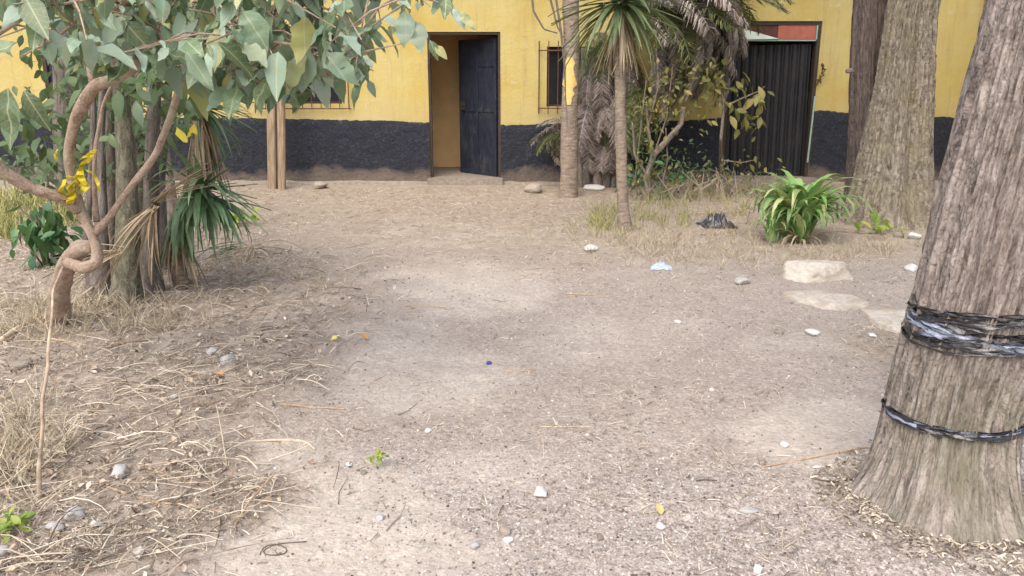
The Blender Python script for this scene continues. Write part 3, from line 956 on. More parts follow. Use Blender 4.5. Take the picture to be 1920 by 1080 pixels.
# ================================================================== NEAR LEFT SHRUB TREE
L_BIG = mat_leaf('pale_bluish_leaves', [(0, (.06, .12, .065)), (.2, (.13, .24, .15)), (.45, (.23, .38, .29)), (.86, (.42, .56, .50)), (.93, (.42, .46, .24)), (1, (.44, .44, .12))], .42, .22, .8, True)
L_BACK = mat_leaf('deep_green_leaves', [(0, (.045, .09, .04)), (.6, (.09, .16, .07)), (1, (.16, .22, .10))], .5, .25)
nt_loc = G(112, 610)
nt_ = empty('broad_leaved_tree', nt_loc, 'crooked small tree with smooth pinkish limbs and large pale green leaves at the left', 'tree')
def px_seed(pts): return pts[0][0] * .37
def limb(pts, name='branch', mat=B_SMOOTH, par=nt_, n=16, rough=.10, loc=None):
    P = [at(x, y, Y) for x, y, Y, r in pts]; R = [r * (.66 if r < .046 else .85) for *_, r in pts]
    PA = np.array([tuple(q) for q in P]); L = np.concatenate([[0], np.cumsum(np.linalg.norm(np.diff(PA, axis=0), axis=1))])
    k = max(8, int(L[-1] / .02)); ls = np.linspace(0, L[-1], k)
    Q = np.stack([np.interp(ls, L, PA[:, i]) for i in range(3)], -1)
    kk = min(5, k // 3 | 1)
    for i in range(3):
        pad = np.pad(Q[:, i], kk // 2, mode='edge'); Q[:, i] = np.convolve(pad, np.ones(kk) / kk, 'valid')[:k]
    m = MB(); m.tube(Q, np.interp(ls, L, R) * (1 + .12 * np.clip(fbm(ls * 9 + px_seed(pts), ls * 0 + 4, 2) * 2, 0, 1.5)), n, rough=rough * 1.6)
    o = m.build(name, mat, par, True); o.location = -Vector(par.location)
    return Q
TY = 3.9
# trunk: from ground, up to the knot
Yg = nt_loc.y
limb([(118, 640, Yg, .085), (112, 600, Yg - .05, .07), (112, 545, Yg - .25, .062), (125, 495, Yg - .5, .058), (150, 466, TY + .1, .05), (172, 462, TY, .04)], 'trunk')
limb([(128, 492, TY + .2, .044), (158, 504, TY - .02, .044), (186, 492, TY, .042), (178, 450, TY, .036), (160, 415, TY, .036), (146, 380, TY, .035), (132, 330, TY, .032), (128, 280, TY, .033), (140, 225, TY - .02, .035), (172, 165, TY - .05, .042), (184, 156, TY - .07, .044), (208, 152, TY - .1, .036), (250, 128, TY - .15, .034), (262, 118, TY - .2, .028), (230, 98, TY - .2, .024), (205, 85, TY - .25, .02), (180, 40, TY - .3, .017), (170, -60, TY - .4, .012)])
limb([(150, 398, TY, .034), (125, 375, TY - .05, .034), (90, 362, TY - .1, .036), (50, 350, TY - .15, .038), (15, 328, TY - .2, .042), (-20, 300, TY - .25, .042), (-90, 220, TY - .3, .036), (-150, 60, TY - .3, .03)])
limb([(172, 440, TY, .034), (200, 415, TY + .05, .026), (245, 350, TY + .1, .024), (290, 295, TY + .1, .024), (320, 220, TY + .1, .026), (342, 150, TY + .05, .024), (350, 80, TY, .02), (380, 10, TY - .1, .017), (420, -70, TY - .2, .013)])
limb([(174, 160, TY - .05, .022), (165, 120, TY, .018), (160, 70, TY, .014), (150, 0, TY, .010)])
limb([(182, 420, TY + .05, .022), (176, 350, TY + .12, .016), (178, 280, TY + .15, .014), (195, 190, TY + .15, .013), (230, 120, TY + .1, .011)])
# yellowish branch reaching right over the yard
BR = [limb([(350, 80, TY, .02), (430, 45, TY - .2, .015), (530, 10, TY - .4, .012), (640, -10, TY - .6, .010), (760, -30, TY - .7, .007), (830, 10, TY - .7, .004)]),
      limb([(380, 10, TY - .1, .016), (480, -40, TY - .3, .012), (600, -90, TY - .5, .009), (720, -110, TY - .5, .006)]),
      limb([(262, 118, TY - .2, .016), (340, 60, TY - .45, .012), (430, 60, TY - .7, .010), (520, 80, TY - .8, .008), (600, 90, TY - .8, .005)]),
      limb([(180, 40, TY - .3, .014), (260, -10, TY - .6, .011), (360, -30, TY - .8, .009), (470, -20, TY - .9, .006)]),
      limb([(-60, 120, TY - .3, .014), (0, 60, TY - .5, .010), (70, 20, TY - .7, .008), (150, 0, TY - .9, .005)]),
      limb([(170, -60, TY - .4, .012), (100, -120, TY - .5, .010), (0, -160, TY - .6, .008)]),
      limb([(380, 10, TY - .1, .014), (400, 70, TY + .1, .010), (440, 110, TY + .2, .007)]),
      limb([(340, 60, TY - .45, .012), (400, 110, TY - .5, .008), (470, 150, TY - .5, .005), (540, 165, TY - .5, .004)]),
      limb([(520, 80, TY - .6, .010), (580, 130, TY - .6, .006), (640, 155, TY - .6, .004)]),
      limb([(160, 20, TY - .5, .010), (110, 70, TY - .6, .007), (30, 110, TY - .7, .004)]),
      limb([(350, 80, TY, .014), (500, 90, TY + .2, .009), (620, 110, TY + .3, .006), (690, 140, TY + .3, .004)])]
tv, tf = leaf_template(6, .52, .05, .18, .015)
tv2, tf2 = leaf_template(6, .46, .09, .34, .03)
MEL = [tmesh('leaf', tv, tf, L_BIG), tmesh('leaf', tv2, tf2, L_BIG)]
for q_ in range(6):
    a_, f_ = leaf_template(9, .40 + .05 * q_, .03 + .03 * (q_ % 3), .10 + .09 * (q_ % 4), .01)
    r_ = np.random.default_rng(q_)
    a_ = a_.copy(); a_[:, 1] += .10 * r_.normal() * a_[:, 0] ** 2; a_[:, 2] += .035 * np.sin(a_[:, 0] * (9 + q_ * 2) + q_) * np.sign(a_[:, 1]) * (1 + r_.random(len(a_)) * .5)
    a_[:, 1] *= 1 + .10 * np.sin(a_[:, 0] * 17 + q_)
    MEL.append(tmesh('leaf', a_, f_, L_BIG))
ME3 = tmesh('leaf', tv2, tf2, L_BACK)
# lower silhouette of the crown
SX = [-300, 0, 50, 60, 90, 110, 200, 245, 330, 355, 400, 470, 520, 560, 600, 640, 660, 700, 720, 760, 800, 830, 860, 880, 900]
SYY = [150, 110, 90, 85, 110, 165, 165, 130, 135, 205, 215, 200, 205, 215, 215, 205, 190, 175, 85, 105, 50, 35, 25, 45, -20]
rs = np.random.default_rng(21)
leaves = []
nodes = np.concatenate(BR)
tw_m = MB()
tries = 0
ncl = 0
while len(leaves) < 1150 and tries < 11000:
    tries += 1
    nd = nodes[rs.integers(0, len(nodes))]
    d = rs.normal(0, 1, 3) * np.array([.26, .26, .16]); d[2] -= .02
    tip = nd + d
    px, py = w2p(tip[0], tip[1], tip[2])
    lim = np.interp(px, SX, SYY)
    if py > lim - 12 or px > 880: continue
    mid = (nd + tip) / 2 + np.array([0, 0, .03])
    k = rs.integers(3, 6)
    got = []
    for j in range(k):
        t = .45 + .55 * (j + 1) / k
        pos = nd * (1 - t) + tip * t + rs.normal(0, .015, 3)
        a = rs.random() * 2 * math.pi
        dr = np.array([math.cos(a) * .75, math.sin(a) * .75 - .25, -.1 - 1.1 * rs.random()]); dr /= np.linalg.norm(dr)
        L = .05 + .14 * rs.random() ** 1.5
        e = pos + dr * L
        ex, ey = w2p(e[0], e[1], e[2])
        if ey > np.interp(ex, SX, SYY) + 8: continue
        up = np.array([dr[0] * .5 + rs.normal(0, .45), -.5 + rs.normal(0, .4), .9])
        got.append((pos, dr, up, L))
    if got:
        leaves += got
        tw_m.tube([nd, mid, tip], [.005, .0025], 5, cap=False)
o = tw_m.build('twig', B_SMOOTH, nt_, True); o.location = -Vector(nt_.location); o['kind'] = 'stuff'
# individually surveyed leaves hanging low
for (x, y, Y, L, ax) in [(15, 165, 3.2, .2, -.1), (45, 170, 3.3, .17, .5), (30, 190, 3.3, .2, -.3), (395, 130, 3.6, .15, 0), (440, 105, 3.5, .15, .1), (850, 15, 3.2, .09, .5), (862, 22, 3.2, .09, .8), (806, 75, 3.2, .08, .4), (815, 85, 3.2, .07, .9), (690, 150, 4.1, .09, .4), (675, 130, 4.1, .10, -.2), (780, 40, 3.3, .12, .2), (760, 20, 3.3, .14, 0),
                         (600, 130, 3.4, .16, .1), (635, 125, 3.5, .15, .0), (575, 90, 3.2, .17, -.1), (515, 115, 3.5, .15, .1), (372, 135, 3.6, .14, .0), (255, 190, 4.2, .13, .1), (205, 250, 4.3, .1, .4), (415, 40, 3.1, .19, -.2), (455, 20, 3.0, .17, .6)]:
    pos = np.array(at(x, y, Y)); leaves.insert(0, (pos, np.array([ax, -.15, -.9]), np.array([.2 * rs.normal(), -1.0, .5]), L))
M3 = frames(np.array([l[1] for l in leaves]), np.array([l[2] for l in leaves]))
order = sorted(range(len(leaves)), key=lambda i: leaves[i][0][1])
near = [i for i in order if -60 < w2p(*leaves[i][0])[0] < 900 and w2p(*leaves[i][0])[1] > -40][:298]
nset = set(near)
for q, i in enumerate(near):
    pos, dr, up, L = leaves[i]
    place(MEL[q % 8], 'leaf', pos, M3[i], L, nt_)
rest = [i for i in range(len(leaves)) if i not in nset]
o = scatter('foliage', tv2, tf2, np.array([leaves[i][0] for i in rest]), M3[rest], np.array([leaves[i][3] for i in rest]), rs.random(len(rest)), L_BIG, nt_, True)
o.location = -Vector(nt_.location); o['kind'] = 'stuff'

# ================================================================== background thicket at left
def leafy(parent, centres, spread, n, size, mat, name='leaf', seed=1, tmpl=None, cap=260, dn=.6):
    """centres: list of world points; puts n leaf objects around them"""
    rs = np.random.default_rng(seed)
    tv, tf = tmpl if tmpl else leaf_template(4, .5, .06, .2)
    me = tmesh(name, tv, tf, mat)
    C = np.array([tuple(c) for c in centres])
    pos = C[rs.integers(0, len(C), n)] + rs.normal(0, 1, (n, 3)) * np.array(spread)
    pos[:, 2] = np.maximum(pos[:, 2], .06)
    D = rs.normal(0, 1, (n, 3)); D[:, 2] -= dn
    U = rs.normal(0, .5, (n, 3)) + [0, -.5, 1]
    M3 = frames(D, U)
    sc = size * (.6 + .8 * rs.random(n))
    k = min(cap, n)
    for i in range(k): place(me, name, pos[i], M3[i], sc[i], parent)
    if n > k:
        o = scatter('foliage', tv, tf, pos[k:], M3[k:], sc[k:], rs.random(n - k), mat, parent, True); o.location = -Vector(parent.location); o['kind'] = 'stuff'

grp = None
e1, _ = slim_tree('mossy_tree', 'mossy green-grey trunk rising beside the knotted base of the crooked tree', [(236, 575, .12), (240, 520, .088), (240, 400, .07), (234, 250, .052), (222, 130, .046), (205, 0, .04)], None, B_MOSS, .15, top=(0, .1, .8))
e2, _ = slim_tree('slim_tree', 'dark slender trunk immediately right of the mossy trunk', [(288, 560, .085), (282, 470, .06), (284, 300, .045), (292, 150, .04), (296, 0, .035)], 5.55, B_DARK, .15, top=(0, .1, .8))
e3, _ = slim_tree('slim_tree', 'dark stump-like trunk behind the knot of the crooked tree', [(185, 560, .085), (188, 500, .06), (192, 380, .032), (188, 260, .026), (196, 120, .022), (190, 0, .02)], 5.5, B_DARK, .2, top=(0, .1, .6))
e4, _ = slim_tree('slim_tree', 'thin pale grey stem left of the mossy trunk', [(186, 440, .035), (182, 330, .028), (172, 220, .024), (168, 110, .022), (165, 0, .02)], 6.2, B_GREY, .1)
e5, _ = slim_tree('slim_tree', 'thick purple-grey trunk far behind the crooked tree at the left', [(128, 372, .13), (122, 250, .125), (120, 140, .12), (118, 0, .12)], 9.6, B_DARK, .1, top=(0, 0, 1))
e6, _ = slim_tree('slim_tree', 'grey trunk leaning slightly in front of the yellow wall between left door and yucca', [(318, 365, .07), (300, 250, .06), (286, 180, .055), (280, 100, .05), (275, 0, .05)], 8.2, B_GREY, .1, top=(0, 0, .6))
e7, _ = slim_tree('slim_tree', 'dark trunk in front of the closed left door', [(240, 400, .06), (242, 250, .052), (246, 130, .05), (250, 0, .045)], 7.6, B_DARK, .1, top=(0, 0, .8))
e8, _ = slim_tree('slim_tree', 'thin stem forking among the left trunks', [(260, 440, .03), (250, 330, .026), (225, 250, .022), (212, 170, .018), (216, 60, .015)], 6.6, B_GREY, .1)
for lab, sq, Yq, mq in (('slender brown-grey stem just left of the mossy trunk', [(206, 470, .04), (208, 330, .034), (203, 200, .03), (205, 60, .028)], 6.0, B_GREY),
        ('slender olive stem between the mossy trunk and the dark slender trunk', [(262, 500, .045), (264, 350, .036), (258, 200, .03), (262, 60, .028)], 6.0, B_MOSS),
        ('slender purple stem right of the dark slender trunk', [(306, 470, .045), (300, 340, .036), (312, 220, .03), (322, 60, .028)], 6.3, B_DARK),
        ('thin dead stem crossing diagonally behind the mossy trunk', [(240, 380, .022), (262, 300, .02), (275, 230, .018), (300, 120, .015)], 6.1, B_GREY),
        ('thin reddish stem behind the yellow ribbon', [(160, 470, .026), (170, 340, .02), (176, 230, .018), (172, 120, .016)], 5.6, B_DARK)):
    slim_tree('slim_tree', lab, sq, Yq, mq, .12, top=(0, .05, .5))
leafy(e5, [at(135, 60, 9.4), at(150, 130, 9.2), at(140, 200, 9.2), at(150, 30, 9.2)], (.26, .3, .3), 200, .16, L_BACK, seed=3, cap=200)
leafy(e7, [at(185, 80, 7.2), at(215, 60, 7.2), at(165, 170, 7.2), at(175, 215, 7.1)], (.25, .25, .25), 200, .13, L_BACK, seed=4, cap=160)
leafy(e8, [at(200, 190, 5.9), at(300, 210, 5.9), at(180, 240, 5.9), at(250, 200, 5.9), at(320, 250, 5.9), at(170, 310, 5.9), at(215, 260, 5.8), at(285, 270, 5.9)], (.14, .2, .13), 230, .10, L_BACK, seed=16)
leafy(e4, [at(90, 250, 5.9), at(110, 220, 5.9), at(150, 120, 5.9), at(195, 140, 5.8), at(80, 290, 5.9)], (.13, .2, .12), 110, .13, L_BACK, seed=5)
leafy(e1, [at(250, 20, 5), at(330, 60, 5.1), at(290, 100, 5.1), at(310, 140, 5.0), at(275, 160, 5.1), at(320, 170, 5.0), at(240, 100, 5)], (.2, .2, .10), 210, .13, L_BACK, seed=6)
# stems of twiggy leaf sprays between trunks
e9, _ = slim_tree('sapling', 'small leafy sapling hanging over the dark plinth left of the thicket', [(95, 400, .016), (88, 330, .012), (70, 290, .01), (60, 270, .008)], 6.8, B_GREY, .1, cat='plant', part='stem')
leafy(e9, [at(60, 285, 6.7), at(80, 310, 6.7), at(45, 300, 6.7), at(75, 345, 6.6), at(30, 310, 6.7)], (.08, .1, .07), 90, .085, L_BACK, seed=7)
# broad leaf bush
gb = G(95, 505)
e10 = empty('leafy_bush', gb, 'glossy dark green broad-leaved bush beside the crooked tree trunk', 'bush')
L_BUSH = mat_leaf('glossy_green_leaves', [(0, (.03, .10, .045)), (.6, (.06, .17, .07)), (1, (.13, .27, .09))], .35, .25, .6)
m = MB()
for i in range(9):
    a = random.uniform(-.25, .25)
    m.tube([gb + Vector((a * .2, 0, -.03)), gb + Vector((a * .7, random.uniform(-.1, .1), .25)), gb + Vector((a, random.uniform(-.15, .15), .5))], [.009, .004], 6)
o = m.build('stem', B_GREY, e10, True); o.location = -Vector(e10.location)
leafy(e10, [at(x, y, gb.y) for x, y in ((75, 410), (100, 400), (65, 440), (95, 440), (85, 475), (100, 490), (120, 430), (60, 415))], (.06, .1, .05), 130, .14, L_BUSH, seed=8, dn=1.6)
e11 = empty('leafy_bush', G(265, 400), 'small green sprig between the mossy trunk and the leaning limb', 'bush')
leafy(e11, [at(215, 325, 5.6), at(230, 335, 5.6), at(285, 345, 5.6), at(240, 315, 5.6)], (.07, .08, .03), 34, .09, L_BACK, seed=9)
m = MB(); m.tube([Vector(e11.location), at(250, 370, 6.0), at(230, 330, 5.6)], [.007, .003], 6); m.tube([at(250, 370, 6.0), at(285, 345, 5.6)], [.004, .002], 6)
o = m.build('stem', B_GREY, e11, True); o.location = -Vector(e11.location)

# yellow ribbon tied on the limb
YEL = mat_leaf('yellow_plastic_ribbon', [(0, (.80, .62, .02)), (1, (.86, .74, .08))], .35, .3, .6)
rb = at(140, 350, TY - .06)
yr = empty('yellow_ribbon', rb, 'bright yellow plastic ribbon knotted round the left limb', 'ribbon')
rs = np.random.default_rng(3)
for pts, wd in [([(178, 285), (165, 300), (150, 312), (150, 330), (158, 345), (140, 352)], .035), ([(150, 300), (165, 292), (180, 280)], .03), ([(135, 335), (115, 345), (110, 362), (125, 375), (142, 365), (140, 345)], .05), ([(128, 345), (135, 365), (130, 385)], .05),
                ([(160, 318), (175, 325), (184, 345), (186, 360)], .016), ([(108, 280), (102, 292), (108, 300)], .016), ([(125, 330), (145, 335), (160, 350), (152, 362)], .045), ([(150, 325), (140, 335), (132, 352)], .045)]:
    n = 22
    A = np.array(pts, float); t = np.linspace(0, len(A) - 1, n)
    xx = np.interp(t, range(len(A)), A[:, 0]); yy = np.interp(t, range(len(A)), A[:, 1])
    P = np.array([tuple(at(a, b_, TY - .06 - .035 * math.sin(i * .5) - .02 * rs.random())) for i, (a, b_) in enumerate(zip(xx, yy))])
    tw = 1.6 * fbm(t * 1.2 + 5 * rs.random(), t * 0 + 2, 2) + rs.random()
    side = np.stack([np.cos(tw), np.sin(tw) * .6, np.sin(tw) * .7], -1)
    side /= np.linalg.norm(side, axis=1)[:, None]
    m = MB(); m.ribbon(P, [wd * .5, wd, wd, wd * .6], side)
    o = m.build('ribbon_loop', YEL, yr, True); o.location = -Vector(yr.location)
yl = empty('yellow_ribbon', at(352, 252, 5.5), 'small bright yellow leaf-like scrap caught in the left yucca', 'ribbon')
for pts, wd in [([(330, 245), (345, 258), (352, 265)], .05), ([(352, 250), (362, 240), (370, 250)], .05), ([(345, 262), (358, 252)], .03)]:
    P = [at(a, b_, 5.5 - .03 * i) for i, (a, b_) in enumerate(pts)]
    m = MB(); m.ribbon(P, [wd, wd * 1.2, wd * .4], np.array([.2, .3, .93])); o = m.build('scrap', YEL, yl); o.location = -Vector(yl.location)

# ================================================================== YUCCAS
L_YUC = mat_leaf('yucca_green_blades', [(0, (.05, .11, .05)), (.5, (.12, .22, .11)), (1, (.27, .37, .22))], .45, .15, .5)
L_DRY = mat_leaf('dry_straw_blades', [(0, (.22, .155, .10)), (.5, (.42, .32, .22)), (1, (.62, .53, .40))], .8, .15, .2)
def rosette(par, c, n, L, mat, wid=.06, up=(-.3, 1.0), seed=1, droop=.4, azr=(0, 2 * math.pi), name='leaf', fold=.014, dv=(.4, 1.0, 1.7), ex=1.0, seg=6):
    rs = np.random.default_rng(seed)
    mes = [tmesh(name, *blade_template(seg, wid, fold, droop * f_, ex), mat) for f_ in dv]
    for i in range(n):
        a = azr[0] + (azr[1] - azr[0]) * rs.random()
        e = up[0] + (up[1] - up[0]) * rs.random()
        D = np.array([[math.cos(a) * math.cos(e), math.sin(a) * math.cos(e), math.sin(e)]])
        U = np.array([[0, 0, 1.0]]) if abs(e) < 1.2 else np.array([[-math.cos(a), -math.sin(a), .2]])
        if e < -1.2: U = np.array([[math.cos(a), math.sin(a), .1]])
        M3 = frames(D, U)[0]
        place(mes[rs.integers(0, 3)], name, np.array(c) + D[0] * .03 + rs.normal(0, .015, 3), M3, L * (.7 + .5 * rs.random()), par)

L_YUR = mat_leaf('grey_green_blades', [(0, (.06, .10, .045)), (.5, (.13, .19, .09)), (1, (.28, .33, .17))], .5, .15, .5)
# right yucca (thin trunk, crown at top of frame)
yu, Qy = slim_tree('yucca_tree', 'slender-stemmed yucca with a spiky crown and brown skirt standing left of the weeds', [(1172, 432, .078), (1168, 390, .058), (1164, 250, .054), (1162, 120, .052), (1165, 20, .055)], None, B_RING, .14, top=(0, 0, .25))
ctop = Vector(Qy[-1]); Yy = ctop.y
rosette(yu, at(1165, 5, Yy), 120, .66, L_YUR, .085, (-.8, .9), 5, .3)
rosette(yu, at(1166, -40, Yy), 60, .6, L_YUR, .085, (.1, 1.4), 6, .3)
rosette(yu, at(1166, 30, Yy), 90, .5, L_DRY, .06, (-1.5, -1.0), 7, .25, name='dead_leaf')
# left yucca
gy = G(345, 545)
ly = empty('yucca_plant', gy, 'shaggy yucca with brown stems and drooping green sword leaves right of the mossy trunk', 'yucca')
def stemto(par, pts, R, mat, name='stem', rough=.25):
    m = MB()
    PA = np.array([tuple(q) for q in pts]); L = np.concatenate([[0], np.cumsum(np.linalg.norm(np.diff(PA, axis=0), axis=1))])
    k = max(8, int(L[-1] / .03)); ls = np.linspace(0, L[-1], k)
    m.tube(np.stack([np.interp(ls, L, PA[:, i]) for i in range(3)], -1), np.interp(ls, np.linspace(0, L[-1], len(R)), R), 12, rough=rough)
    o = m.build(name, mat, par, True); o.location = -Vector(par.location); return o
Yl = gy.y
stemto(ly, [gy - Vector((0, 0, .05)), at(330, 480, Yl), at(350, 400, Yl), at(356, 360, Yl), at(368, 290, Yl), at(374, 215, Yl)], [.06, .05, .045, .045], B_RING)
rosette(ly, at(375, 200, Yl), 40, .42, L_YUC, .05, (-1.2, .7), 11, .35)
rosette(ly, at(375, 200, Yl), 22, .36, L_YUC, .05, (-.9, .4), 12, .4, (-.7, .5))
rosette(ly, at(373, 215, Yl), 60, .5, L_DRY, .05, (-1.5, -1.25), 13, .1, name='dead_leaf')
rosette(ly, at(378, 352, Yl - .1), 60, .40, L_YUC, .11, (-1.5, 1.0), 14, .6, (-2.8, .5), dv=(.05, .7, 1.6))
rosette(ly, at(400, 375, Yl - .1), 26, .38, L_YUC, .10, (-.9, .2), 15, .5, (-1.6, .6))
rosette(ly, at(345, 365, Yl - .1), 30, .42, L_YUC, .13, (-1.5, -.8), 16, .3, (-2.6, -.4))
rosette(ly, at(330, 420, Yl), 46, .42, L_DRY, .05, (-1.5, -.9), 17, .2, name='dead_leaf')
# pile of dry palm leaves leaning around trunks
dp = empty('dead_leaf_heap', G(250, 520), 'heap of dry tan yucca leaves leaning between the left trunks', 'dead leaves')
rosette(dp, at(295, 385, 5.1), 26, .46, L_DRY, .035, (-1.3, -.2), 18, .3, (math.pi * .75, math.pi * 1.5), name='dead_leaf')
rosette(dp, at(230, 470, 4.8), 18, .36, L_DRY, .035, (-.9, .1), 19, .1, (math.pi * .85, math.pi * 1.3), name='dead_leaf')
rosette(dp, at(285, 380, 5.2), 14, .4, L_DRY, .03, (.2, 1.0), 20, .1, (-.4, .8), name='dead_leaf')
df = empty('dead_leaf_heap', G(480, 495), 'small fan of dry pale leaves lying on the ground right of the left yucca', 'dead leaves')
rosette(df, G(475, 488, .08), 26, .36, L_DRY, .035, (-.35, .35), 21, .4, name='dead_leaf')
rosette(df, G(450, 486, .1), 10, .34, L_YUC, .04, (-.3, .3), 22, .4, (math.pi * .8, math.pi * 1.4))

# strap-leaved green clump
L_STRAP = mat_leaf('bright_strap_leaves', [(0, (.07, .20, .05)), (.4, (.16, .38, .10)), (.85, (.36, .56, .22)), (1, (.60, .58, .28))], .35, .28, .6)
gs = G(1494, 452)
sp_ = empty('strap_leaved_plant', gs, 'bright green strap-leaved clump growing at the foot of the twin-trunked tree', 'plant')
for (dx, dy, n, L, sd) in ((0, 0, 46, .62, 31), (-.10, .05, 30, .54, 32), (.12, .06, 32, .60, 33), (.02, -.08, 26, .48, 34), (-.26, -.06, 18, .30, 35)):
    rosette(sp_, gs + Vector((dx, dy, 0)), int(n * 1.3), L * 1.25, L_STRAP, .15, (1.2, 1.57), sd, 1.45, fold=.02, dv=(.8, 1.1, 1.4), ex=2.2, seg=10)
rosette(sp_, gs + Vector((0, -.08, .0)), 24, .40, L_DRY, .08, (.5, 1.3), 36, 1.3, name='dead_leaf')

# ================================================================== PALM
L_PALM = mat_leaf('palm_leaflets', [(0, (.045, .075, .025)), (.6, (.10, .14, .05)), (1, (.22, .22, .09))], .5, .2)
L_DEADP = mat_leaf('grey_dead_palm_leaflets', [(0, (.13, .105, .095)), (.5, (.29, .24, .225)), (1, (.50, .44, .41))], .85, .12, .2)
def frond_mesh(mat, L=1.4, droop=1.3, nl=52, ll=.26, wl=.012, seed=1, sag=.5, name='frond'):
    rs = np.random.default_rng(seed)
    m = MB()
    s = np.linspace(0, 1, 26)
    ang = .0 - droop * s ** 1.3
    dx = np.cos(ang); dz = np.sin(ang)
    P = np.stack([np.cumsum(dx), np.zeros(26), np.cumsum(dz)], -1) / 26 * L
    m.tube(P, [.012, .004], 6, r=.95)
    for i in range(nl):
        t = .12 + .88 * i / nl
        j = t * 25; a = int(min(24, j)); c_ = P[a] + (P[a + 1] - P[a]) * (j - a) if a < 25 else P[25]
        T = np.array([math.cos(ang[a]), 0, math.sin(ang[a])])
        for sd in (-1, 1):
            l = ll * (.45 + .75 * math.sin(math.pi * min(1, t * .8 + .15))) * (.8 + .4 * rs.random())
            d = T * .75 + np.array([0, sd * .75, 0]) + np.array([0, 0, .18]) + rs.normal(0, .13, 3)
            d /= np.linalg.norm(d)
            q1 = c_ + d * l * .5
            d2 = d + np.array([0, 0, -sag * (.2 + 1.6 * rs.random())]); d2 /= np.linalg.norm(d2)
            q2 = q1 + d2 * l * .5
            sv = np.cross(d, [rs.normal(0, .3), 0, 1.0]); sv /= np.linalg.norm(sv) + 1e-9
            m.ribbon([c_, q1, q2], [wl, wl, wl * .2], sv, rs.random() * .6)
    V = np.concatenate(m.v)
    me = mesh_from(name, V, m.f, None, np.concatenate(m.r), False)
    me.materials.append(mat)
    return me
FG = [frond_mesh(L_PALM, 1.25, 1.5, 46, .24, .014, 1), frond_mesh(L_PALM, 1.4, 1.0, 50, .26, .014, 2)]
FD = [frond_mesh(L_DEADP, 1.2, 1.7, 84, .22, .015, 3, 1.6), frond_mesh(L_DEADP, 1.1, .7, 80, .22, .015, 4, 1.8)]
def fronds(par, c, n, mes, az, el, sc, seed, name='frond'):
    rs = np.random.default_rng(seed)
    for i in range(n):
        a = az[0] + (az[1] - az[0]) * (i + rs.random() * .8) / n; e = el[0] + (el[1] - el[0]) * rs.random()
        D = np.array([[math.cos(a) * math.cos(e), math.sin(a) * math.cos(e), math.sin(e)]])
        M3 = frames(D, np.array([[0, 0, 1.0]]))[0]
        place(mes[rs.integers(0, len(mes))], name, np.array(c) + rs.normal(0, .02, 3), M3, sc * (.8 + .4 * rs.random()), par)
pg = G(1122, 352)
pm = empty('palm_clump', pg, 'bushy palm with arching fronds and masses of grey dead fronds beside the right window', 'palm')
Yp = pg.y
for i, (xb_, xt, yt, r) in enumerate([(1100, 1096, 90, .05), (1120, 1130, 60, .06), (1135, 1160, 60, .055), (1088, 1090, 130, .035), (1148, 1185, 50, .04)]):
    stemto(pm, [at(xb_, 355, Yp) - Vector((0, 0, .08)), at((xb_ + xt) / 2, 220, Yp), at(xt, yt, Yp)], [r * 1.2, r, r], B_GREY if i % 2 else B_DARK, 'trunk', .2)
pc = at(1165, 40, Yp)
fronds(pm, pc, 16, FG, (-1.9, 1.4), (.1, 1.0), 1.35, 1)
fronds(pm, at(1230, 20, Yp - .2), 9, FG, (-1.2, .9), (.0, .8), 1.05, 2)
fronds(pm, at(1170, 60, Yp), 6, FG, (-2.6, -1.2), (-.6, .2), .6, 3)
fronds(pm, at(1210, 30, Yp - .2), 13, FD, (-1.6, .9), (-.5, .45), 1.0, 4, 'dead_frond')
fronds(pm, at(1110, 180, Yp), 12, FD, (-3.0, 0), (-1.5, -.5), .85, 5, 'dead_frond')
fronds(pm, at(1140, 230, Yp), 9, FD, (-2.2, .2), (-1.3, -.3), .62, 6, 'dead_frond')
fronds(pm, at(1180, 100, Yp), 12, FD, (-2.2, .2), (-1.5, -.9), 1.0, 16, 'dead_frond')
fronds(pm, at(1060, 225, Yp + .1), 5, FD, (2.3, 3.9), (-.9, .3), .42, 7, 'dead_frond')
fronds(pm, at(1050, 250, Yp), 7, FG, (2.3, 4.4), (-.9, .5), .36, 37)
fronds(pm, at(1048, 215, Yp + .1), 3, FD, (1.6, 4.6), (-1.5, -1.2), .6, 8, 'dead_frond')
fronds(pm, at(1190, 150, Yp - .1), 8, FG, (-2.4, -.2), (-1.3, -.2), .7, 38)
fronds(pm, at(1150, 180, Yp - .1), 8, FG, (-2.6, -.2), (-1.5, -.5), .6, 39)
fronds(pm, at(1235, -20, Yp - .35), 11, FD, (-1.3, .5), (-.35, .25), 1.15, 24, 'dead_frond')
fronds(pm, at(1290, 10, Yp - .5), 7, FD, (-1.0, .4), (-.7, -.1), .95, 25, 'dead_frond')
fronds(pm, at(1250, 60, Yp - .2), 7, FG, (-1.3, .8), (-.6, .2), .75, 26)
fronds(pm, at(1225, 110, Yp - .1), 5, FD, (-1.5, .6), (-.7, .1), .7, 27, 'dead_frond')
fronds(pm, at(1115, 120, Yp + .2), 9, FG, (-2.6, -.4), (-1.4, -.4), .6, 28)
fronds(pm, at(1200, -60, Yp - .2), 10, FG, (-1.6, .8), (-.5, .3), 1.1, 41)
fronds(pm, at(1270, -10, Yp - .3), 10, FD, (-1.7, .9), (-1.1, -.2), .95, 42, 'dead_frond')
fronds(pm, at(1300, 60, Yp - .3), 5, FG, (-1.2, .6), (-.7, .2), .6, 43)
fronds(pm, at(1330, 100, Yp - .3), 4, FD, (-.9, .5), (-.9, -.3), .55, 44, 'dead_frond')
fronds(pm, at(1120, 90, Yp - .1), 12, FD, (-2.9, -.1), (-1.4, -.6), .75, 51, 'dead_frond')
fronds(pm, at(1125, 60, Yp - .15), 8, FG, (-2.9, -.1), (-1.3, -.4), .7, 52)
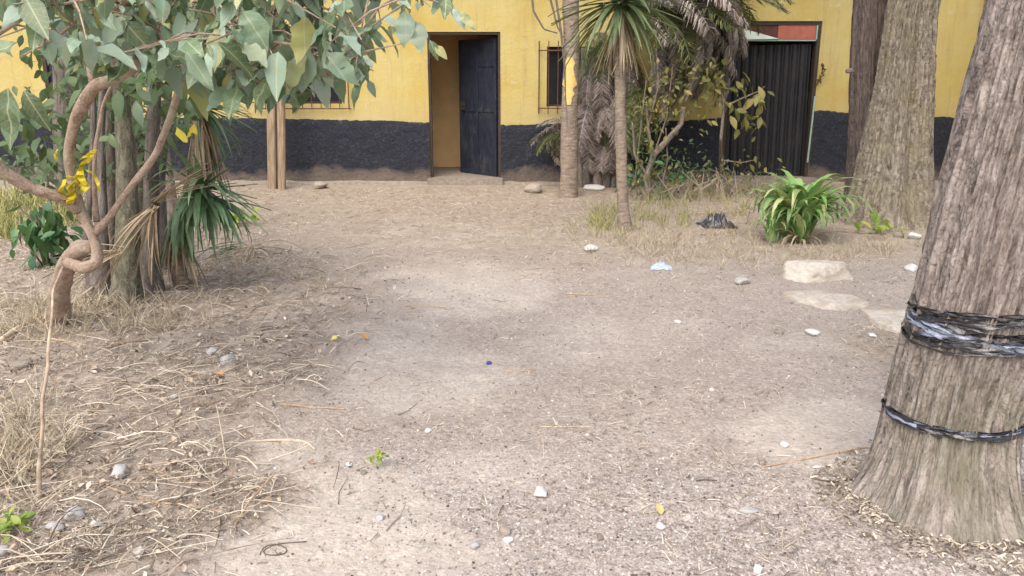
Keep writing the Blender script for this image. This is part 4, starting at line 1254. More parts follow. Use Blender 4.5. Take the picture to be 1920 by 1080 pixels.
fronds(pm, at(1150, 170, Yp - .1), 10, FD, (-2.4, 0), (-1.4, -.6), .6, 53, 'dead_frond')
fronds(pm, at(1240, 80, Yp - .2), 9, FD, (-2.0, .5), (-1.1, -.3), .65, 54, 'dead_frond')
fronds(pm, at(1345, 20, Yp - .4), 6, FD, (-1.2, .6), (-1.0, -.3), .6, 55, 'dead_frond')
# extra fronds that stick out to the right over the metal door
fronds(pm, at(1260, 10, Yp - .3), 5, [FD[0]], (-.7, .3), (.0, .3), .9, 9, 'dead_frond')
fronds(pm, at(1330, -30, Yp - .3), 5, [FG[1]], (-.6, .3), (-.5, .3), .7, 10)

# thin dark vines from the top near the slim trunk
vn_ = empty('bare_climber', at(1062, 240, 10.4), 'thin bare dark stems hanging against the yellow wall left of the slim trunk', 'vine')
for pts in ([(1040, -20), (1052, 60), (1058, 120), (1064, 240)], [(996, -20), (1000, 20), (1020, 55), (1045, 62)], [(1030, -10), (1045, 50), (1056, 70)]):
    stemto(vn_, [at(x, y, 10.5) for x, y in pts], [.016, .008], B_DARK, 'stem', .2)

# ================================================================== shrub by the metal door
L_OLIVE = mat_leaf('olive_yellow_leaves', [(0, (.09, .11, .03)), (.6, (.19, .2, .06)), (1, (.40, .33, .12))], .5, .3)
sb = G(1212, 375)
sh = empty('small_shrub_tree', sb, 'twisted pale-stemmed shrub with sparse olive leaves in front of the metal door', 'shrub')
Ys = sb.y
stemto(sh, [sb - Vector((0, 0, .05)), at(1213, 330, Ys), at(1225, 292, Ys), at(1255, 258, Ys), at(1278, 232, Ys), at(1282, 200, Ys)], [.05, .035, .028], B_GREY)
stemto(sh, [at(1225, 292, Ys), at(1215, 240, Ys), at(1212, 190, Ys)], [.02, .012], B_GREY)
stemto(sh, [at(1213, 330, Ys), at(1190, 290, Ys), at(1186, 230, Ys)], [.02, .010], B_GREY)
stemto(sh, [G(1350, 352), at(1352, 260, Ys), at(1358, 190, Ys), at(1345, 150, Ys)], [.03, .022, .016], B_GREY)
stemto(sh, [at(1358, 200, Ys), at(1390, 185, Ys), at(1425, 170, Ys)], [.014, .006], B_GREY)
stemto(sh, [at(1352, 300, Ys), at(1390, 305, Ys), at(1415, 300, Ys)], [.008, .004], B_GREY)
leafy(sh, [at(x, y, Ys - .05) for x, y in ((1430, 170), (1420, 190), (1405, 215), (1370, 205), (1395, 165), (1440, 185), (1410, 230), (1340, 160))], (.07, .1, .06), 62, .15, L_OLIVE, seed=11, dn=1.0)
leafy(sh, [at(x, y, Ys + .1) for x, y in ((1210, 240), (1240, 280), (1265, 310), (1190, 260), (1225, 320), (1300, 300), (1330, 320))], (.16, .12, .13), 240, .06, L_BACK, seed=15)
leafy(sh, [at(x, y, Ys) for x, y in ((1190, 300), (1215, 260), (1240, 330), (1200, 340), (1312, 220), (1415, 305), (1230, 200), (1260, 180), (1330, 130))], (.13, .15, .12), 170, .085, L_OLIVE, seed=12)
leafy(sh, [at(x, y, Ys) for x, y in ((1250, 120), (1290, 110), (1300, 150), (1230, 150), (1265, 200), (1320, 180), (1200, 200), (1240, 230))], (.2, .15, .16), 260, .075, L_OLIVE, seed=14)
for pts in ([(1225, 292), (1250, 220), (1262, 120)], [(1282, 200), (1300, 150), (1310, 90)], [(1215, 240), (1235, 160), (1230, 90)], [(1190, 350), (1200, 250), (1212, 150)], [(1240, 350), (1252, 300), (1248, 240)]):
    stemto(sh, [at(x, y, Ys + .05) for x, y in pts], [.012, .006], B_GREY)
leafy(sh, [at(x, y, Ys) for x, y in ((1200, 330), (1225, 345), (1190, 310), (1240, 300), (1280, 330))], (.12, .1, .08), 90, .09, L_BUSH, seed=13)

# ================================================================== wooden post pair
pp = at(520, 347, 11.35)
po = empty('wooden_post', (pp.x, 11.35, 0), 'weathered brown post of two planks standing before the wall under the leaves', 'post')
for dx, w_, hh in ((-.075, .115, 2.45), (.062, .10, 2.4)):
    bm = bmesh.new(); bmesh.ops.create_cube(bm, size=1)
    for v in bm.verts: v.co = (dx + v.co.x * w_, v.co.y * .08, hh / 2 - .05 + v.co.z * (hh + .1))
    bmesh.ops.bevel(bm, geom=bm.edges[:], offset=.012, segments=2, affect='EDGES')
    me = bpy.data.meshes.new('plank'); bm.to_mesh(me); bm.free(); me.materials.append(B_POST)
    link(bpy.data.objects.new('plank', me), po)
po.rotation_euler = (0, math.radians(3.6), 0)
m = MB(); m.box((-.014, -.02, -.05), (.009, .025, 2.4)); m.build('filler_strip', DARKFR, po)

# ================================================================== STONES AND LITTER
def mat_stone(name, c, dirt, sc=9):
    m, n, b, o = M_(name)
    v = coords(n, 'Generated'); v = coords(n, 'Object', (1, 1, 2.2))
    a = noise(n, v, sc, 7, .7, .5); f = noise(n, v, sc * 5, 5, .7)
    col = ramp(n, f, [(.3, tuple(x * .72 for x in c)), (.6, c), (.8, tuple(min(.8, x * 1.25) for x in c))])
    col = mix(n, ramp(n, a, [(.46, 0), (.60, .85)]), col, dirt)
    n.links.new(col, b.inputs['Base Color']); b.inputs['Roughness'].default_value = .95; b.inputs['Specular IOR Level'].default_value = .2
    bump(n, b, mth(n, 'ADD', a, mth(n, 'MULTIPLY', f, .5)), .9, .03)
    return m
ST_PALE = mat_stone('pale_limestone', (.66, .61, .53), (.44, .37, .29), 6)
ST_GREY = mat_plain('grey_blue_stone', (.44, .435, .43), .8, .2, 14, bmp=.01)
ST_WHITE = mat_plain('white_pebble', (.64, .64, .62), .7, .08, 20, bmp=.004)
ST_BROWN = mat_plain('brown_grey_stone', (.36, .31, .26), .9, .2, 14, bmp=.01)
def stone_mesh(seed, flat=.6, jag=.25, sub=3, cuts=5):
    bm = bmesh.new(); bmesh.ops.create_icosphere(bm, subdivisions=sub, radius=.5)
    r = random.Random(seed)
    pl = [(Vector((r.gauss(0, 1), r.gauss(0, 1), r.gauss(0, .6))).normalized(), r.uniform(.28, .42)) for _ in range(cuts)]
    for v in bm.verts:
        for nrm, d in pl:
            k = v.co.dot(nrm) - d
            if k > 0: v.co -= nrm * k * .9
        v.co *= 1 + jag * float(fbm(v.co.x * 2.5 + seed * 3, v.co.y * 2.5 + v.co.z * 2, 3))
        v.co.z *= flat
    me = bpy.data.meshes.new('stone'); bm.to_mesh(me); bm.free()
    for p_ in me.polygons: p_.use_smooth = sub > 2
    return me
def stone(x, y, wpx, hpx, mat, label, seed, name='stone', cat='stone', group=None, sink=.18, rz=0, yd=None):
    g = G(x, y)
    sc = math.hypot(g.x, g.y) and g.y / ray(x, y)[1] / F      # metres per px
    wx = wpx * sc
    sl = math.sin(math.atan2(CAMZ, g.y))
    hz = hpx * sc
    dpt = yd if yd else min(wx * 1.2, hz / max(.25, sl) * .75)
    me = stone_mesh(seed, 1.0, .25, 3 if wpx > 14 else 2); me.materials.append(mat)
    o = bpy.data.objects.new(name, me)
    zsz = max(.3 * wx, hz * .85) if not yd else hz
    o.location = (g.x, g.y, g.z + zsz * (.5 - sink)); o.scale = (wx, dpt, zsz); o.rotation_euler = (0, 0, rz)
    COL.objects.link(o)
    return tag(o, label, cat, group)
def rock():
    g = G(1545, 530)
    bm = bmesh.new()
    bmesh.ops.create_icosphere(bm, subdivisions=5, radius=.5)
    for v in bm.verts:
        c = v.co
        # chiselled planes
        for nrm, d in ((Vector((.05, .1, 1)), .17), (Vector((-.5, -.35, .8)), .22), (Vector((.75, -.3, .55)), .36), (Vector((.2, -1, .35)), .27), (Vector((-.9, .1, .3)), .42), (Vector((-.2, .9, .4)), .36), (Vector((.35, -.8, .9)), .29)):
            nrm = nrm.normalized(); k = c.dot(nrm) - d
            if k > 0: c -= nrm * k * .93
        n1 = float(fbm(c.x * 5 + 3, c.y * 5 + c.z * 7, 4)); n2 = float(fbm(c.x * 16, c.y * 16 + c.z * 20, 3))
        c += c.normalized() * (.035 * n1 + .012 * n2)
    for v in bm.verts: v.co = Vector((v.co.x * .60, v.co.y * .46, v.co.z * .46))
    me = bpy.data.meshes.new('rock'); bm.to_mesh(me); bm.free(); me.materials.append(ST_PALE)
    for p_ in me.polygons: p_.use_smooth = True
    o = link(bpy.data.objects.new('rock', me)); o.location = (g.x, g.y + .16, g.z + .03); o.rotation_euler = (0, 0, .15)
    tag(o, 'largest pale flat-topped rock on the ground before the twin-trunked tree', 'rock')
rock()
def slab(px, Y, zt, label, seed):
    """px: outline polygon in survey px"""
    P = [G(x, y) for x, y in px]
    c = sum(P, Vector()) / len(P)
    n = 40
    PA = np.array([(q.x, q.y) for q in P] + [(P[0].x, P[0].y)])
    L = np.concatenate([[0], np.cumsum(np.linalg.norm(np.diff(PA, axis=0), axis=1))]); ls = np.linspace(0, L[-1], n, endpoint=False)
    O = np.stack([np.interp(ls, L, PA[:, i]) for i in (0, 1)], -1); O += .012 * np.stack([fbm(ls * 20 + seed, ls * 0, 3), fbm(ls * 20, ls * 0 + seed, 3)], -1)
    C = np.array([c.x, c.y]); base = float(H(c.x, c.y))
    V = []; rings = [(1.03, -.05), (1.0, zt * .7), (.93, zt), (.6, zt + .006), (.25, zt + .004)]
    for s_, z in rings:
        Q = C + (O - C) * s_
        V.append(np.concatenate([Q, (base + z + .008 * fbm(Q[:, 0] * 9, Q[:, 1] * 9, 3))[:, None]], 1))
    V = np.concatenate(V + [np.array([[C[0], C[1], base + zt + .004]])])
    f = [(r * n + j, r * n + (j + 1) % n, (r + 1) * n + (j + 1) % n, (r + 1) * n + j) for r in range(4) for j in range(n)]
    f += [(4 * n + j, 4 * n + (j + 1) % n, 5 * n) for j in range(n)]
    m = MB(); m.add(V, f)
    return tag(m.build('stone_slab', ST_PALE, None, True, loc=(c.x, c.y, base)), label, 'stone slab')
slab([(1462, 553), (1540, 549), (1600, 560), (1632, 574), (1590, 581), (1545, 582), (1500, 570)], 0, .025, 'thin flat pale slab lying just in front of the largest rock', 3)
slab([(1612, 588), (1660, 584), (1712, 588), (1716, 622), (1680, 628), (1640, 612)], 0, .035, 'flat pale slab partly hidden behind the wrapped tree trunk', 5)
stone(1392, 533, 34, 17, ST_GREY, 'smooth blue-grey stone left of the largest rock', 6)
stone(1002, 361, 36, 26, ST_BROWN, 'mottled grey stone near the wall right of the open doorway', 7)
stone(1712, 452, 22, 18, ST_WHITE, 'white stone beside the right foot of the twin-trunked tree', 8)
stone(1708, 508, 24, 18, ST_WHITE, 'white stone between the twin-trunked tree and the wrapped tree', 9)
stone(1523, 630, 26, 14, ST_WHITE, 'white stone right of centre below the thin slab', 10)
stone(1460, 627, 22, 14, ST_PALE, 'off-white stone just left of the white stone below the thin slab', 11)
stone(1634, 636, 18, 11, ST_WHITE, 'small white stone in the rusty litter below the half hidden slab', 12)
stone(1012, 932, 29, 24, ST_WHITE, 'bright white stone alone on the gravel at bottom centre', 13)
stone(1239, 990, 20, 14, ST_WHITE, 'small white pebble directly below the tan leaf at bottom', 14)
stone(430, 689, 32, 25, ST_GREY, 'larger of two pale grey stones on the left litter', 15)
stone(400, 673, 22, 20, ST_GREY, 'smaller of two pale grey stones on the left litter', 16)
stone(229, 910, 34, 34, ST_GREY, 'upright pale stone among dry stalks at lower left', 17)
stone(145, 992, 36, 30, ST_GREY, 'pale blue-grey stone nearest the thin dry stem base at bottom left', 18)
stone(107, 1018, 34, 22, ST_GREY, 'long low grey stone touching the bottom left pale stone', 19)
stone(186, 1010, 22, 18, ST_WHITE, 'round white pebble right of the bottom left pale stone', 20)
stone(6, 1062, 30, 28, ST_GREY, 'bluish stone cut by the bottom left corner of the view', 21)
stone(655, 877, 12, 10, ST_WHITE, 'white pebble left of the green sprout', 22)
stone(682, 891, 15, 9, ST_PALE, 'flat cream pebble just left below the green sprout', 23)
stone(712, 980, 20, 14, ST_GREY, 'grey-blue pebble on the dusty path at bottom', 24)
stone(890, 1034, 18, 14, ST_GREY, 'dark grey pebble at the bottom middle', 25)
stone(948, 1002, 24, 18, ST_BROWN, 'tan stone at bottom middle beside a dry stalk', 26)
stone(952, 1020, 20, 11, ST_WHITE, 'flat white chip below the tan stone', 27)
stone(1420, 1072, 18, 20, ST_WHITE, 'white pebble at the bottom edge of the view', 28)
stone(1125, 1011, 14, 12, ST_PALE, 'cream pebble right of the bottom centre', 29)
stone(1403, 958, 34, 14, ST_GREY, 'thin greenish grey chip left of the wrapped trunk base', 30)
stone(803, 808, 14, 10, ST_WHITE, 'small white pebble above the green sprout', 31)
stone(1115, 358, 44, 9, ST_WHITE, 'white splinter of wood lying at the palm foot', 32, 'wood_splinter', 'wood')
stone(1270, 606, 14, 9, ST_WHITE, 'tiny white stone in the middle of the yard', 33)
stone(1108, 470, 26, 15, ST_WHITE, 'pale crumpled scrap left of the blue wrapper', 34, 'paper_scrap', 'litter')
stone(600, 352, 30, 18, ST_BROWN, 'low brown clod against the plinth right of the post', 35)
stone(45, 700, 34, 22, ST_PALE, 'pale lump in the litter left of the thin dry stem', 36)
for i_, (x, y, w_, h_, mt_, lb) in enumerate([(470, 925, 16, 12, ST_WHITE, 'small white pebble right of the dry stalk cluster at lower left'), (345, 1030, 20, 13, ST_GREY, 'flat grey pebble below the dry stalks near the bottom left'),
        (290, 935, 18, 13, ST_PALE, 'cream pebble right below the upright pale stone'), (265, 1062, 26, 18, ST_WHITE, 'white stone at the bottom edge right of the round white pebble'),
        (60, 1000, 24, 16, ST_PALE, 'tan stone between the lime seedling and the pale bottom left stone'), (520, 660, 18, 11, ST_PALE, 'cream stone in the litter right of the two grey stones'),
        (330, 760, 16, 12, ST_GREY, 'grey pebble left of the reddish leaf in the litter'), (1470, 835, 16, 11, ST_WHITE, 'white pebble on the pale dust left of the lower plastic band'), (1180, 740, 14, 9, ST_PALE, 'cream pebble in the middle right of the yard')]):
    stone(x, y, w_, h_, mt_, lb, 60 + i_)
# blue bottle cap
g = G(917, 678)
m = MB(); m.tube([g, g + Vector((0, 0, .012))], [.016, .016, .014], 20)
tag(m.build('bottle_cap', mat_plain('blue_plastic', (.05, .06, .25), .4), None, False, loc=g), 'tiny dark blue bottle cap on the path', 'bottle cap')
# crumpled sheets
def crumple(name, label, cat, x, y, wx, wy, hz, mat, seed, n=26):
    g = G(x, y)
    u = np.linspace(-.5, .5, n); U, Vv = np.meshgrid(u, u)
    Z = hz * (.35 + np.abs(fbm(U * 7 + seed, Vv * 7, 3)) * 2.4) * np.clip(1.9 - 3.6 * np.hypot(U, Vv), .04, 1)
    X = U * wx * (1 + .3 * fbm(Vv * 3 + seed, U * 2, 2)); Y_ = Vv * wy * (1 + .3 * fbm(U * 3, Vv * 2 + seed, 2))
    V = np.stack([X, Y_, Z], -1).reshape(-1, 3) + np.array([g.x, g.y, g.z + .003])
    m = MB(); m.add(V, [(i * n + j, i * n + j + 1, (i + 1) * n + j + 1, (i + 1) * n + j) for i in range(n - 1) for j in range(n - 1)])
    return tag(m.build(name, mat, None, False, loc=g), label, cat)
crumple('plastic_bag', 'crumpled black plastic bag lying in the weeds', 'plastic bag', 1345, 424, .34, .34, .085, mat_film('black_bag_film', (.02, .022, .03), .35), 2)
crumple('plastic_wrapper', 'pale blue plastic wrapper on the dry grass', 'litter', 1238, 505, .17, .17, .03, mat_plain('pale_blue_plastic', (.45, .55, .72), .35, .15, 30), 5)
crumple('plastic_bag', 'dark blue bag leaning on the plinth right of the open doorway', 'plastic bag', 975, 342, .34, .16, .16, mat_film('navy_bag_film', (.05, .06, .1), .4), 9)
# fallen leaves
DRYL = mat_leaf('brown_fallen_leaves', [(0, (.19, .10, .055)), (.5, (.33, .20, .11)), (1, (.5, .36, .22))], .8, .1, .2)
TANL = mat_leaf('tan_fallen_leaf', [(0, (.62, .45, .2)), (1, (.68, .5, .25))], .7, .1, .2)
ORL = mat_leaf('orange_fallen_leaf', [(0, (.52, .27, .10)), (1, (.58, .3, .12))], .7, .1, .2)
YLL = mat_leaf('yellow_fallen_leaf', [(0, (.66, .6, .18)), (1, (.7, .62, .2))], .6, .1, .2)
lv, lf = leaf_template(6, .6, .14, -.25, .03)
def fallen(x, y, L, a, mat, label):
    me = tmesh('fallen_leaf', lv, lf, mat)
    g = G(x, y, .01)
    o = place(me, 'fallen_leaf', np.array(g), frames(np.array([[math.cos(a), math.sin(a), .15]]), np.array([[.1, -.35, 1.0]]))[0], L, None)
    tag(o, label, 'leaf')
fallen(1240, 970, .05, 1.7, TANL, 'tan leaf on gravel at the bottom right of centre')
fallen(400, 716, .075, -.2, ORL, 'orange-brown curled leaf below the two grey stones')
fallen(620, 645, .06, .3, YLL, 'pale yellow leaf at the edge of the dark litter')
fallen(690, 640, .06, 2.5, ORL, 'rusty leaf right of the pale yellow leaf')
fallen(370, 770, .07, -1.0, ORL, 'reddish brown leaf on the left litter below the stones')
# green sprouts
def sprout(x, y, n, L, label, mat, seed, sp=.02, name='sprout'):
    g = G(x, y)
    e = empty(name, g, label, 'sprout')
    m = MB()
    for i in range(3): m.tube([g, g + Vector((random.uniform(-sp, sp), random.uniform(-sp, sp), L * .8))], [.0015, .001], 5)
    o = m.build('stem', B_MOSS, e); o.location = -Vector(g)
    leafy(e, [g + Vector((0, 0, L * .8))], (sp, sp, L * .25), n, L, mat, seed=seed, dn=0)
L_LIME = mat_leaf('lime_sprout_leaves', [(0, (.12, .26, .04)), (.6, (.28, .42, .08)), (1, (.5, .5, .1))], .45, .3)
sprout(708, 882, 14, .03, 'small bright green sprout on the dusty path', L_LIME, 41, .015)
sprout(30, 1020, 26, .045, 'lime green seedling in the bottom left corner', L_LIME, 42, .03)
sprout(1640, 445, 22, .11, 'yellow-green weed at the front foot of the twin-trunked tree', L_LIME, 43, .1)
sprout(450, 425, 30, .10, 'yellow-green weed at the right side of the left yucca', L_LIME, 44, .10)

# --- notable sticks and stalks
ST_PAL = mat_plain('bleached_stalk', (.58, .48, .36), .85, .2, 40)
ST_TAN = mat_plain('tan_stalk', (.45, .32, .21), .85, .25, 40)
ST_DRK = mat_plain('dark_twig', (.12, .09, .075), .85, .25, 40)
def stick(pts, r, mat, label, name='stick', cat='stick', lift=.0):
    P = []
    for q in pts:
        g = G(q[0], q[1]); g.z += r[0] + (q[2] if len(q) > 2 else 0) + lift; P.append(g)
    PA = np.array([tuple(q) for q in P]); k = 20; L = np.concatenate([[0], np.cumsum(np.linalg.norm(np.diff(PA, axis=0), axis=1))])
    ls = np.linspace(0, L[-1], k); Q = np.stack([np.interp(ls, L, PA[:, i]) for i in range(3)], -1)
    for i in range(3):
        pad = np.pad(Q[:, i], 1, mode='edge'); Q[:, i] = (pad[:-2] + pad[1:-1] + pad[2:]) / 3
    Q[:, 2] += .003 * fbm(ls * 30, ls * 0 + PA[0, 0], 2)
    m = MB(); m.tube(Q, r, 7, rough=.2)
    c = Vector(Q[0])
    return tag(m.build(name, mat, None, True, loc=c), label, cat)
stick([(462, 836), (500, 832), (550, 829), (575, 833), (592, 848)], [.003, .005, .004], ST_PAL, 'pale curved stalk like a walking cane on the path edge')
stick([(487, 1050), (495, 1030), (530, 1030), (545, 1045), (500, 1052), (488, 1040), (520, 1028), (580, 1024)], [.002, .002], ST_DRK, 'dark looping twig curled on the dust at the bottom left')
stick([(0, 655), (60, 612), (130, 585), (180, 560, .06)], [.016, .013, .009], ST_PAL, 'thick pale dry branch slanting up from the left edge')
stick([(0, 590), (80, 588), (160, 595), (240, 602)], [.007, .005], ST_PAL, 'long straight pale stalk lying behind the thin upright stem')
stick([(410, 805, .09), (420, 850, .05), (428, 895)], [.002, .003], ST_PAL, 'thin stalk poking up right of the dry stalks')
stick([(215, 1020), (260, 1016), (305, 1028)], [.008, .006], ST_PAL, 'short pale twig at the bottom left beside the white pebble')
stick([(225, 852), (320, 800), (400, 770), (470, 735)], [.003, .003], ST_TAN, 'long thin tan twig crossing the left litter diagonally')
stick([(180, 925), (230, 940), (300, 965), (360, 965), (440, 982)], [.005, .004], ST_TAN, 'tan stalk lying among dry leaves at lower left')
stick([(270, 895), (340, 920), (400, 925)], [.004, .003], ST_TAN, 'reddish stalk right of the upright pale stone')
stick([(440, 1000, .0), (470, 970, .03), (520, 925, .06)], [.003, .003], ST_TAN, 'twig leaning to the right at the edge of the lower litter')
stick([(430, 905), (460, 925), (500, 938)], [.005, .004], ST_TAN, 'crooked tan twig where the litter meets the path')
stick([(0, 920), (50, 912), (90, 905)], [.009, .007], ST_PAL, 'stout pale stick entering at the left edge')
stick([(0, 755), (60, 790), (90, 800)], [.004, .003], ST_PAL, 'straight straw at the left edge above the stout pale stick')
stick([(520, 768), (580, 771), (650, 772)], [.003, .003], ST_TAN, 'thin straight stalk lying across the path edge')
stick([(1010, 800), (1060, 802), (1110, 801)], [.002, .002], ST_PAL, 'thin straw lying crosswise at the middle of the yard')
stick([(1018, 820), (1020, 862)], [.003, .003], ST_PAL, 'short straw pointing at the camera in the middle')
stick([(940, 692), (980, 693), (1010, 692)], [.003, .003], ST_TAN, 'short stalk right of the blue bottle cap')
stick([(1305, 902), (1320, 898), (1345, 903)], [.003, .003], ST_DRK, 'dark little twig on the gravel at right')
stick([(1520, 905), (1560, 912), (1620, 908)], [.003, .003], ST_DRK, 'dark twig just left of the wrapped trunk base')
stick([(340, 705), (400, 712), (430, 705)], [.006, .006], ST_PAL, 'broken pale stick below the two grey stones')
stick([(280, 645), (240, 650), (200, 665)], [.006, .005], ST_TAN, 'short branch on the litter below the mossy trunk')
stick([(1060, 548), (1110, 550), (1140, 549)], [.004, .004], ST_TAN, 'faint straw stick left of the stones in the yard')
stick([(760, 578), (820, 575), (850, 580)], [.004, .003], ST_TAN, 'brown twig across the upper path')
stick([(1420, 880), (1520, 862), (1640, 842)], [.003, .004], ST_TAN, 'thin surface root running to the wrapped tree')

ST_STEM = mat_plain('weathered_stem', (.44, .35, .26), .9, .45, 25, bmp=.004)
# thin upright dry stem in front of the crooked tree
g = G(75, 945)
ds = empty('dry_stem', g, 'tall thin bare tan stem standing at the left in front of the crooked tree', 'stem')
Yd = g.y
stemto(ds, [g - Vector((0, 0, .03)), at(73, 880, Yd), at(80, 800, Yd + .03), at(79, 750, Yd + .05), at(90, 690, Yd + .12), at(91, 650, Yd + .17), at(98, 590, Yd + .25), at(99, 545, Yd + .35), at(118, 500, Yd + .5)], [.0095, .0068, .006, .0055, .004], ST_STEM, 'stem', .4)
for pts in ([(96, 635), (130, 640), (165, 648)], [(92, 700), (105, 725), (118, 745)], [(82, 800), (60, 830), (40, 850)]):
    stemto(ds, [at(x, y, Yd + .12) for x, y in pts], [.003, .0015], ST_TAN, 'side_twig', .1)

# ================================================================== STUFF: gravel, straw, leaf litter, grasses
def sample(n, xr, yr):
    """survey-pixel ranges -> ground points spread evenly in view depth"""
    px = RNG.uniform(xr[0], xr[1], n)
    Y0 = gnd(960, yr[1]).y; Y1 = gnd(960, yr[0]).y
    Y = Y0 * (Y1 / Y0) ** RNG.random(n)
    f = Y / CP
    X = (px - 960) / F * (Y * CP + CAMZ * SP)
    return X, Y
def thin(X, Y, dens):
    k = RNG.random(len(X)) < dens
    return X[k], Y[k]
# straw
mt = lambda nm, st_, r=.85: mat_leaf(nm, st_, r, .05, .15)
STRAW = mt('dry_straw', [(0, (.06, .045, .035)), (.3, (.20, .15, .115)), (.6, (.42, .345, .265)), (.85, (.62, .54, .42)), (1, (.80, .74, .63))])
sv_ = np.array([(-.5, -.5, 0), (-.5, .5, 0), (0, -.5, .06), (0, .5, .06), (.5, -.3, 0), (.5, .3, 0)], float); sf_ = np.array([(0, 2, 3, 1), (2, 4, 5, 3)])
X, Y = sample(300000, (-700, 2100), (352, 1110))
lit, strw_, dust, grav = maps(X, Y)
px_, py_ = w2p(X, Y)
clump = sstep(-.1, .5, fbm(X * 3, Y * 3, 3))
dens = np.clip(lit * (.35 + .65 * clump) * .7 + strw_ * .42 * (.3 + .7 * clump) + .03 + .14 * clump * (1 - .7 * dust), 0, 1) * (1 - .8 * dust)
dens = np.clip(dens + strw_ * .25, 0, 1)
k = RNG.random(len(X)) < dens; X, Y = X[k], Y[k]
n = len(X)
Ls = (.008 + .075 * RNG.random(n) ** 3) * (.7 + .10 * Y)
pos = np.stack([X, Y, H(X, Y) + .004 + .022 * RNG.random(n) * maps(X, Y)[0]], -1)
o = scatter('straw_litter', sv_, sf_, pos, rand_frames(n, .18), np.stack([Ls, (.0016 + .0028 * RNG.random(n)) * (.7 + .09 * Y), Ls], -1), RNG.random(n) * .98, STRAW)
tag(o, 'dry straw and grass stalk fragments strewn over the yard', 'straw', None, 'stuff')
# leaf litter
X, Y = sample(34000, (-700, 900), (400, 1110))
lit = maps(X, Y)[0]; cl = sstep(-.2, .4, fbm(X * 4 + 9, Y * 4, 3))
k = RNG.random(len(X)) < lit * (.10 + .45 * cl); X, Y = X[k], Y[k]; n = len(X)
tl, tfl = leaf_template(3, .6, .18, -.3, .06)
pos = np.stack([X, Y, H(X, Y) + .006 + .02 * RNG.random(n)], -1)
LIT = mt('brown_leaf_litter', [(0, (.11, .08, .065)), (.3, (.26, .20, .16)), (.6, (.42, .31, .23)), (.85, (.54, .46, .38)), (1, (.72, .66, .58))])
o = scatter('leaf_litter', tl, tfl, pos, rand_frames(n, .5), ( .008 + .032 * RNG.random(n) ** 2.2), RNG.random(n) * .98, LIT, smooth=True)
tag(o, 'brown shrivelled leaf litter under the left trees', 'leaf litter', None, 'stuff')
# gravel
bm = bmesh.new(); bmesh.ops.create_icosphere(bm, subdivisions=1, radius=.5); bm.verts.ensure_lookup_table()
gv = np.array([tuple(v.co * (1 + .25 * random.uniform(-1, 1))) for v in bm.verts]); gf = np.array([[v.index for v in f_.verts] for f_ in bm.faces]); bm.free()
GRAV = mt('mixed_gravel', [(0, (.07, .055, .05)), (.3, (.20, .165, .145)), (.65, (.40, .345, .305)), (.93, (.56, .51, .47)), (1, (.74, .72, .69))], .9)
X, Y = sample(140000, (-400, 2100), (480, 1110))
lit, s_, du, gr = maps(X, Y)
k = RNG.random(len(X)) < np.clip(.20 + .6 * gr + .05 * s_, 0, 1) * (1 - .6 * du) * (1 - .6 * lit); X, Y = X[k], Y[k]; n = len(X)
sz = (.003 + .009 * RNG.random(n) ** 3) * (.85 + .07 * Y)
sz[RNG.random(n) < .006] *= 2.0
pos = np.stack([X, Y, H(X, Y) + sz * .15], -1)
o = scatter('gravel', gv, gf, pos, rand_frames(n, .3), np.stack([sz * 1.2, sz, sz * .7], -1), RNG.random(n) * .99, GRAV)
tag(o, 'loose fine gravel over the foreground earth', 'gravel', None, 'stuff')
# chips and needles gathered at the foot of the wrapped tree
n = 2600
a_ = RNG.random(n) * 6.28; r_ = .28 + .16 * RNG.random(n) ** 1.6
X = 1.58 + np.cos(a_) * r_ * 1.05; Y = 2.62 + np.sin(a_) * r_
pos = np.stack([X, Y, H(X, Y) + .004 + .012 * RNG.random(n)], -1); Ls = .012 + .03 * RNG.random(n) ** 2
o = scatter('bark_chips', sv_, sf_, pos, rand_frames(n, .3), np.stack([Ls, .003 + .005 * RNG.random(n), Ls], -1), RNG.random(n) * .8, STRAW)
tag(o, 'bark chips and dry needles gathered round the foot of the wrapped tree', 'bark chips', None, 'stuff')
# longer twigs in litter
m = MB(); rs = np.random.default_rng(5)
X, Y = sample(3600, (-300, 1300), (430, 1100)); lit, s_, du, gr = maps(X, Y)
k = rs.random(len(X)) < (lit * .8 + .02); X, Y = X[k], Y[k]
for x_, y_ in zip(X, Y):
    a = rs.random() * 6.28; L = .04 + .16 * rs.random() ** 2; z = float(H(x_, y_)) + .005
    d = np.array([math.cos(a), math.sin(a), 0]) * L
    b_ = np.array([x_, y_, z]); mid = b_ + d * .5 + rs.normal(0, .012, 3) + [0, 0, .02 * rs.random()]; en = b_ + d + [0, 0, .03 * rs.random() ** 2]
    m.tube([b_, mid, en], [.0026, .0012], 4, cap=False, r=.35 + .63 * rs.random())
tag(m.build('fine_twigs', STRAW), 'tangle of fine dry twigs on the left litter', 'twigs', None, 'stuff')
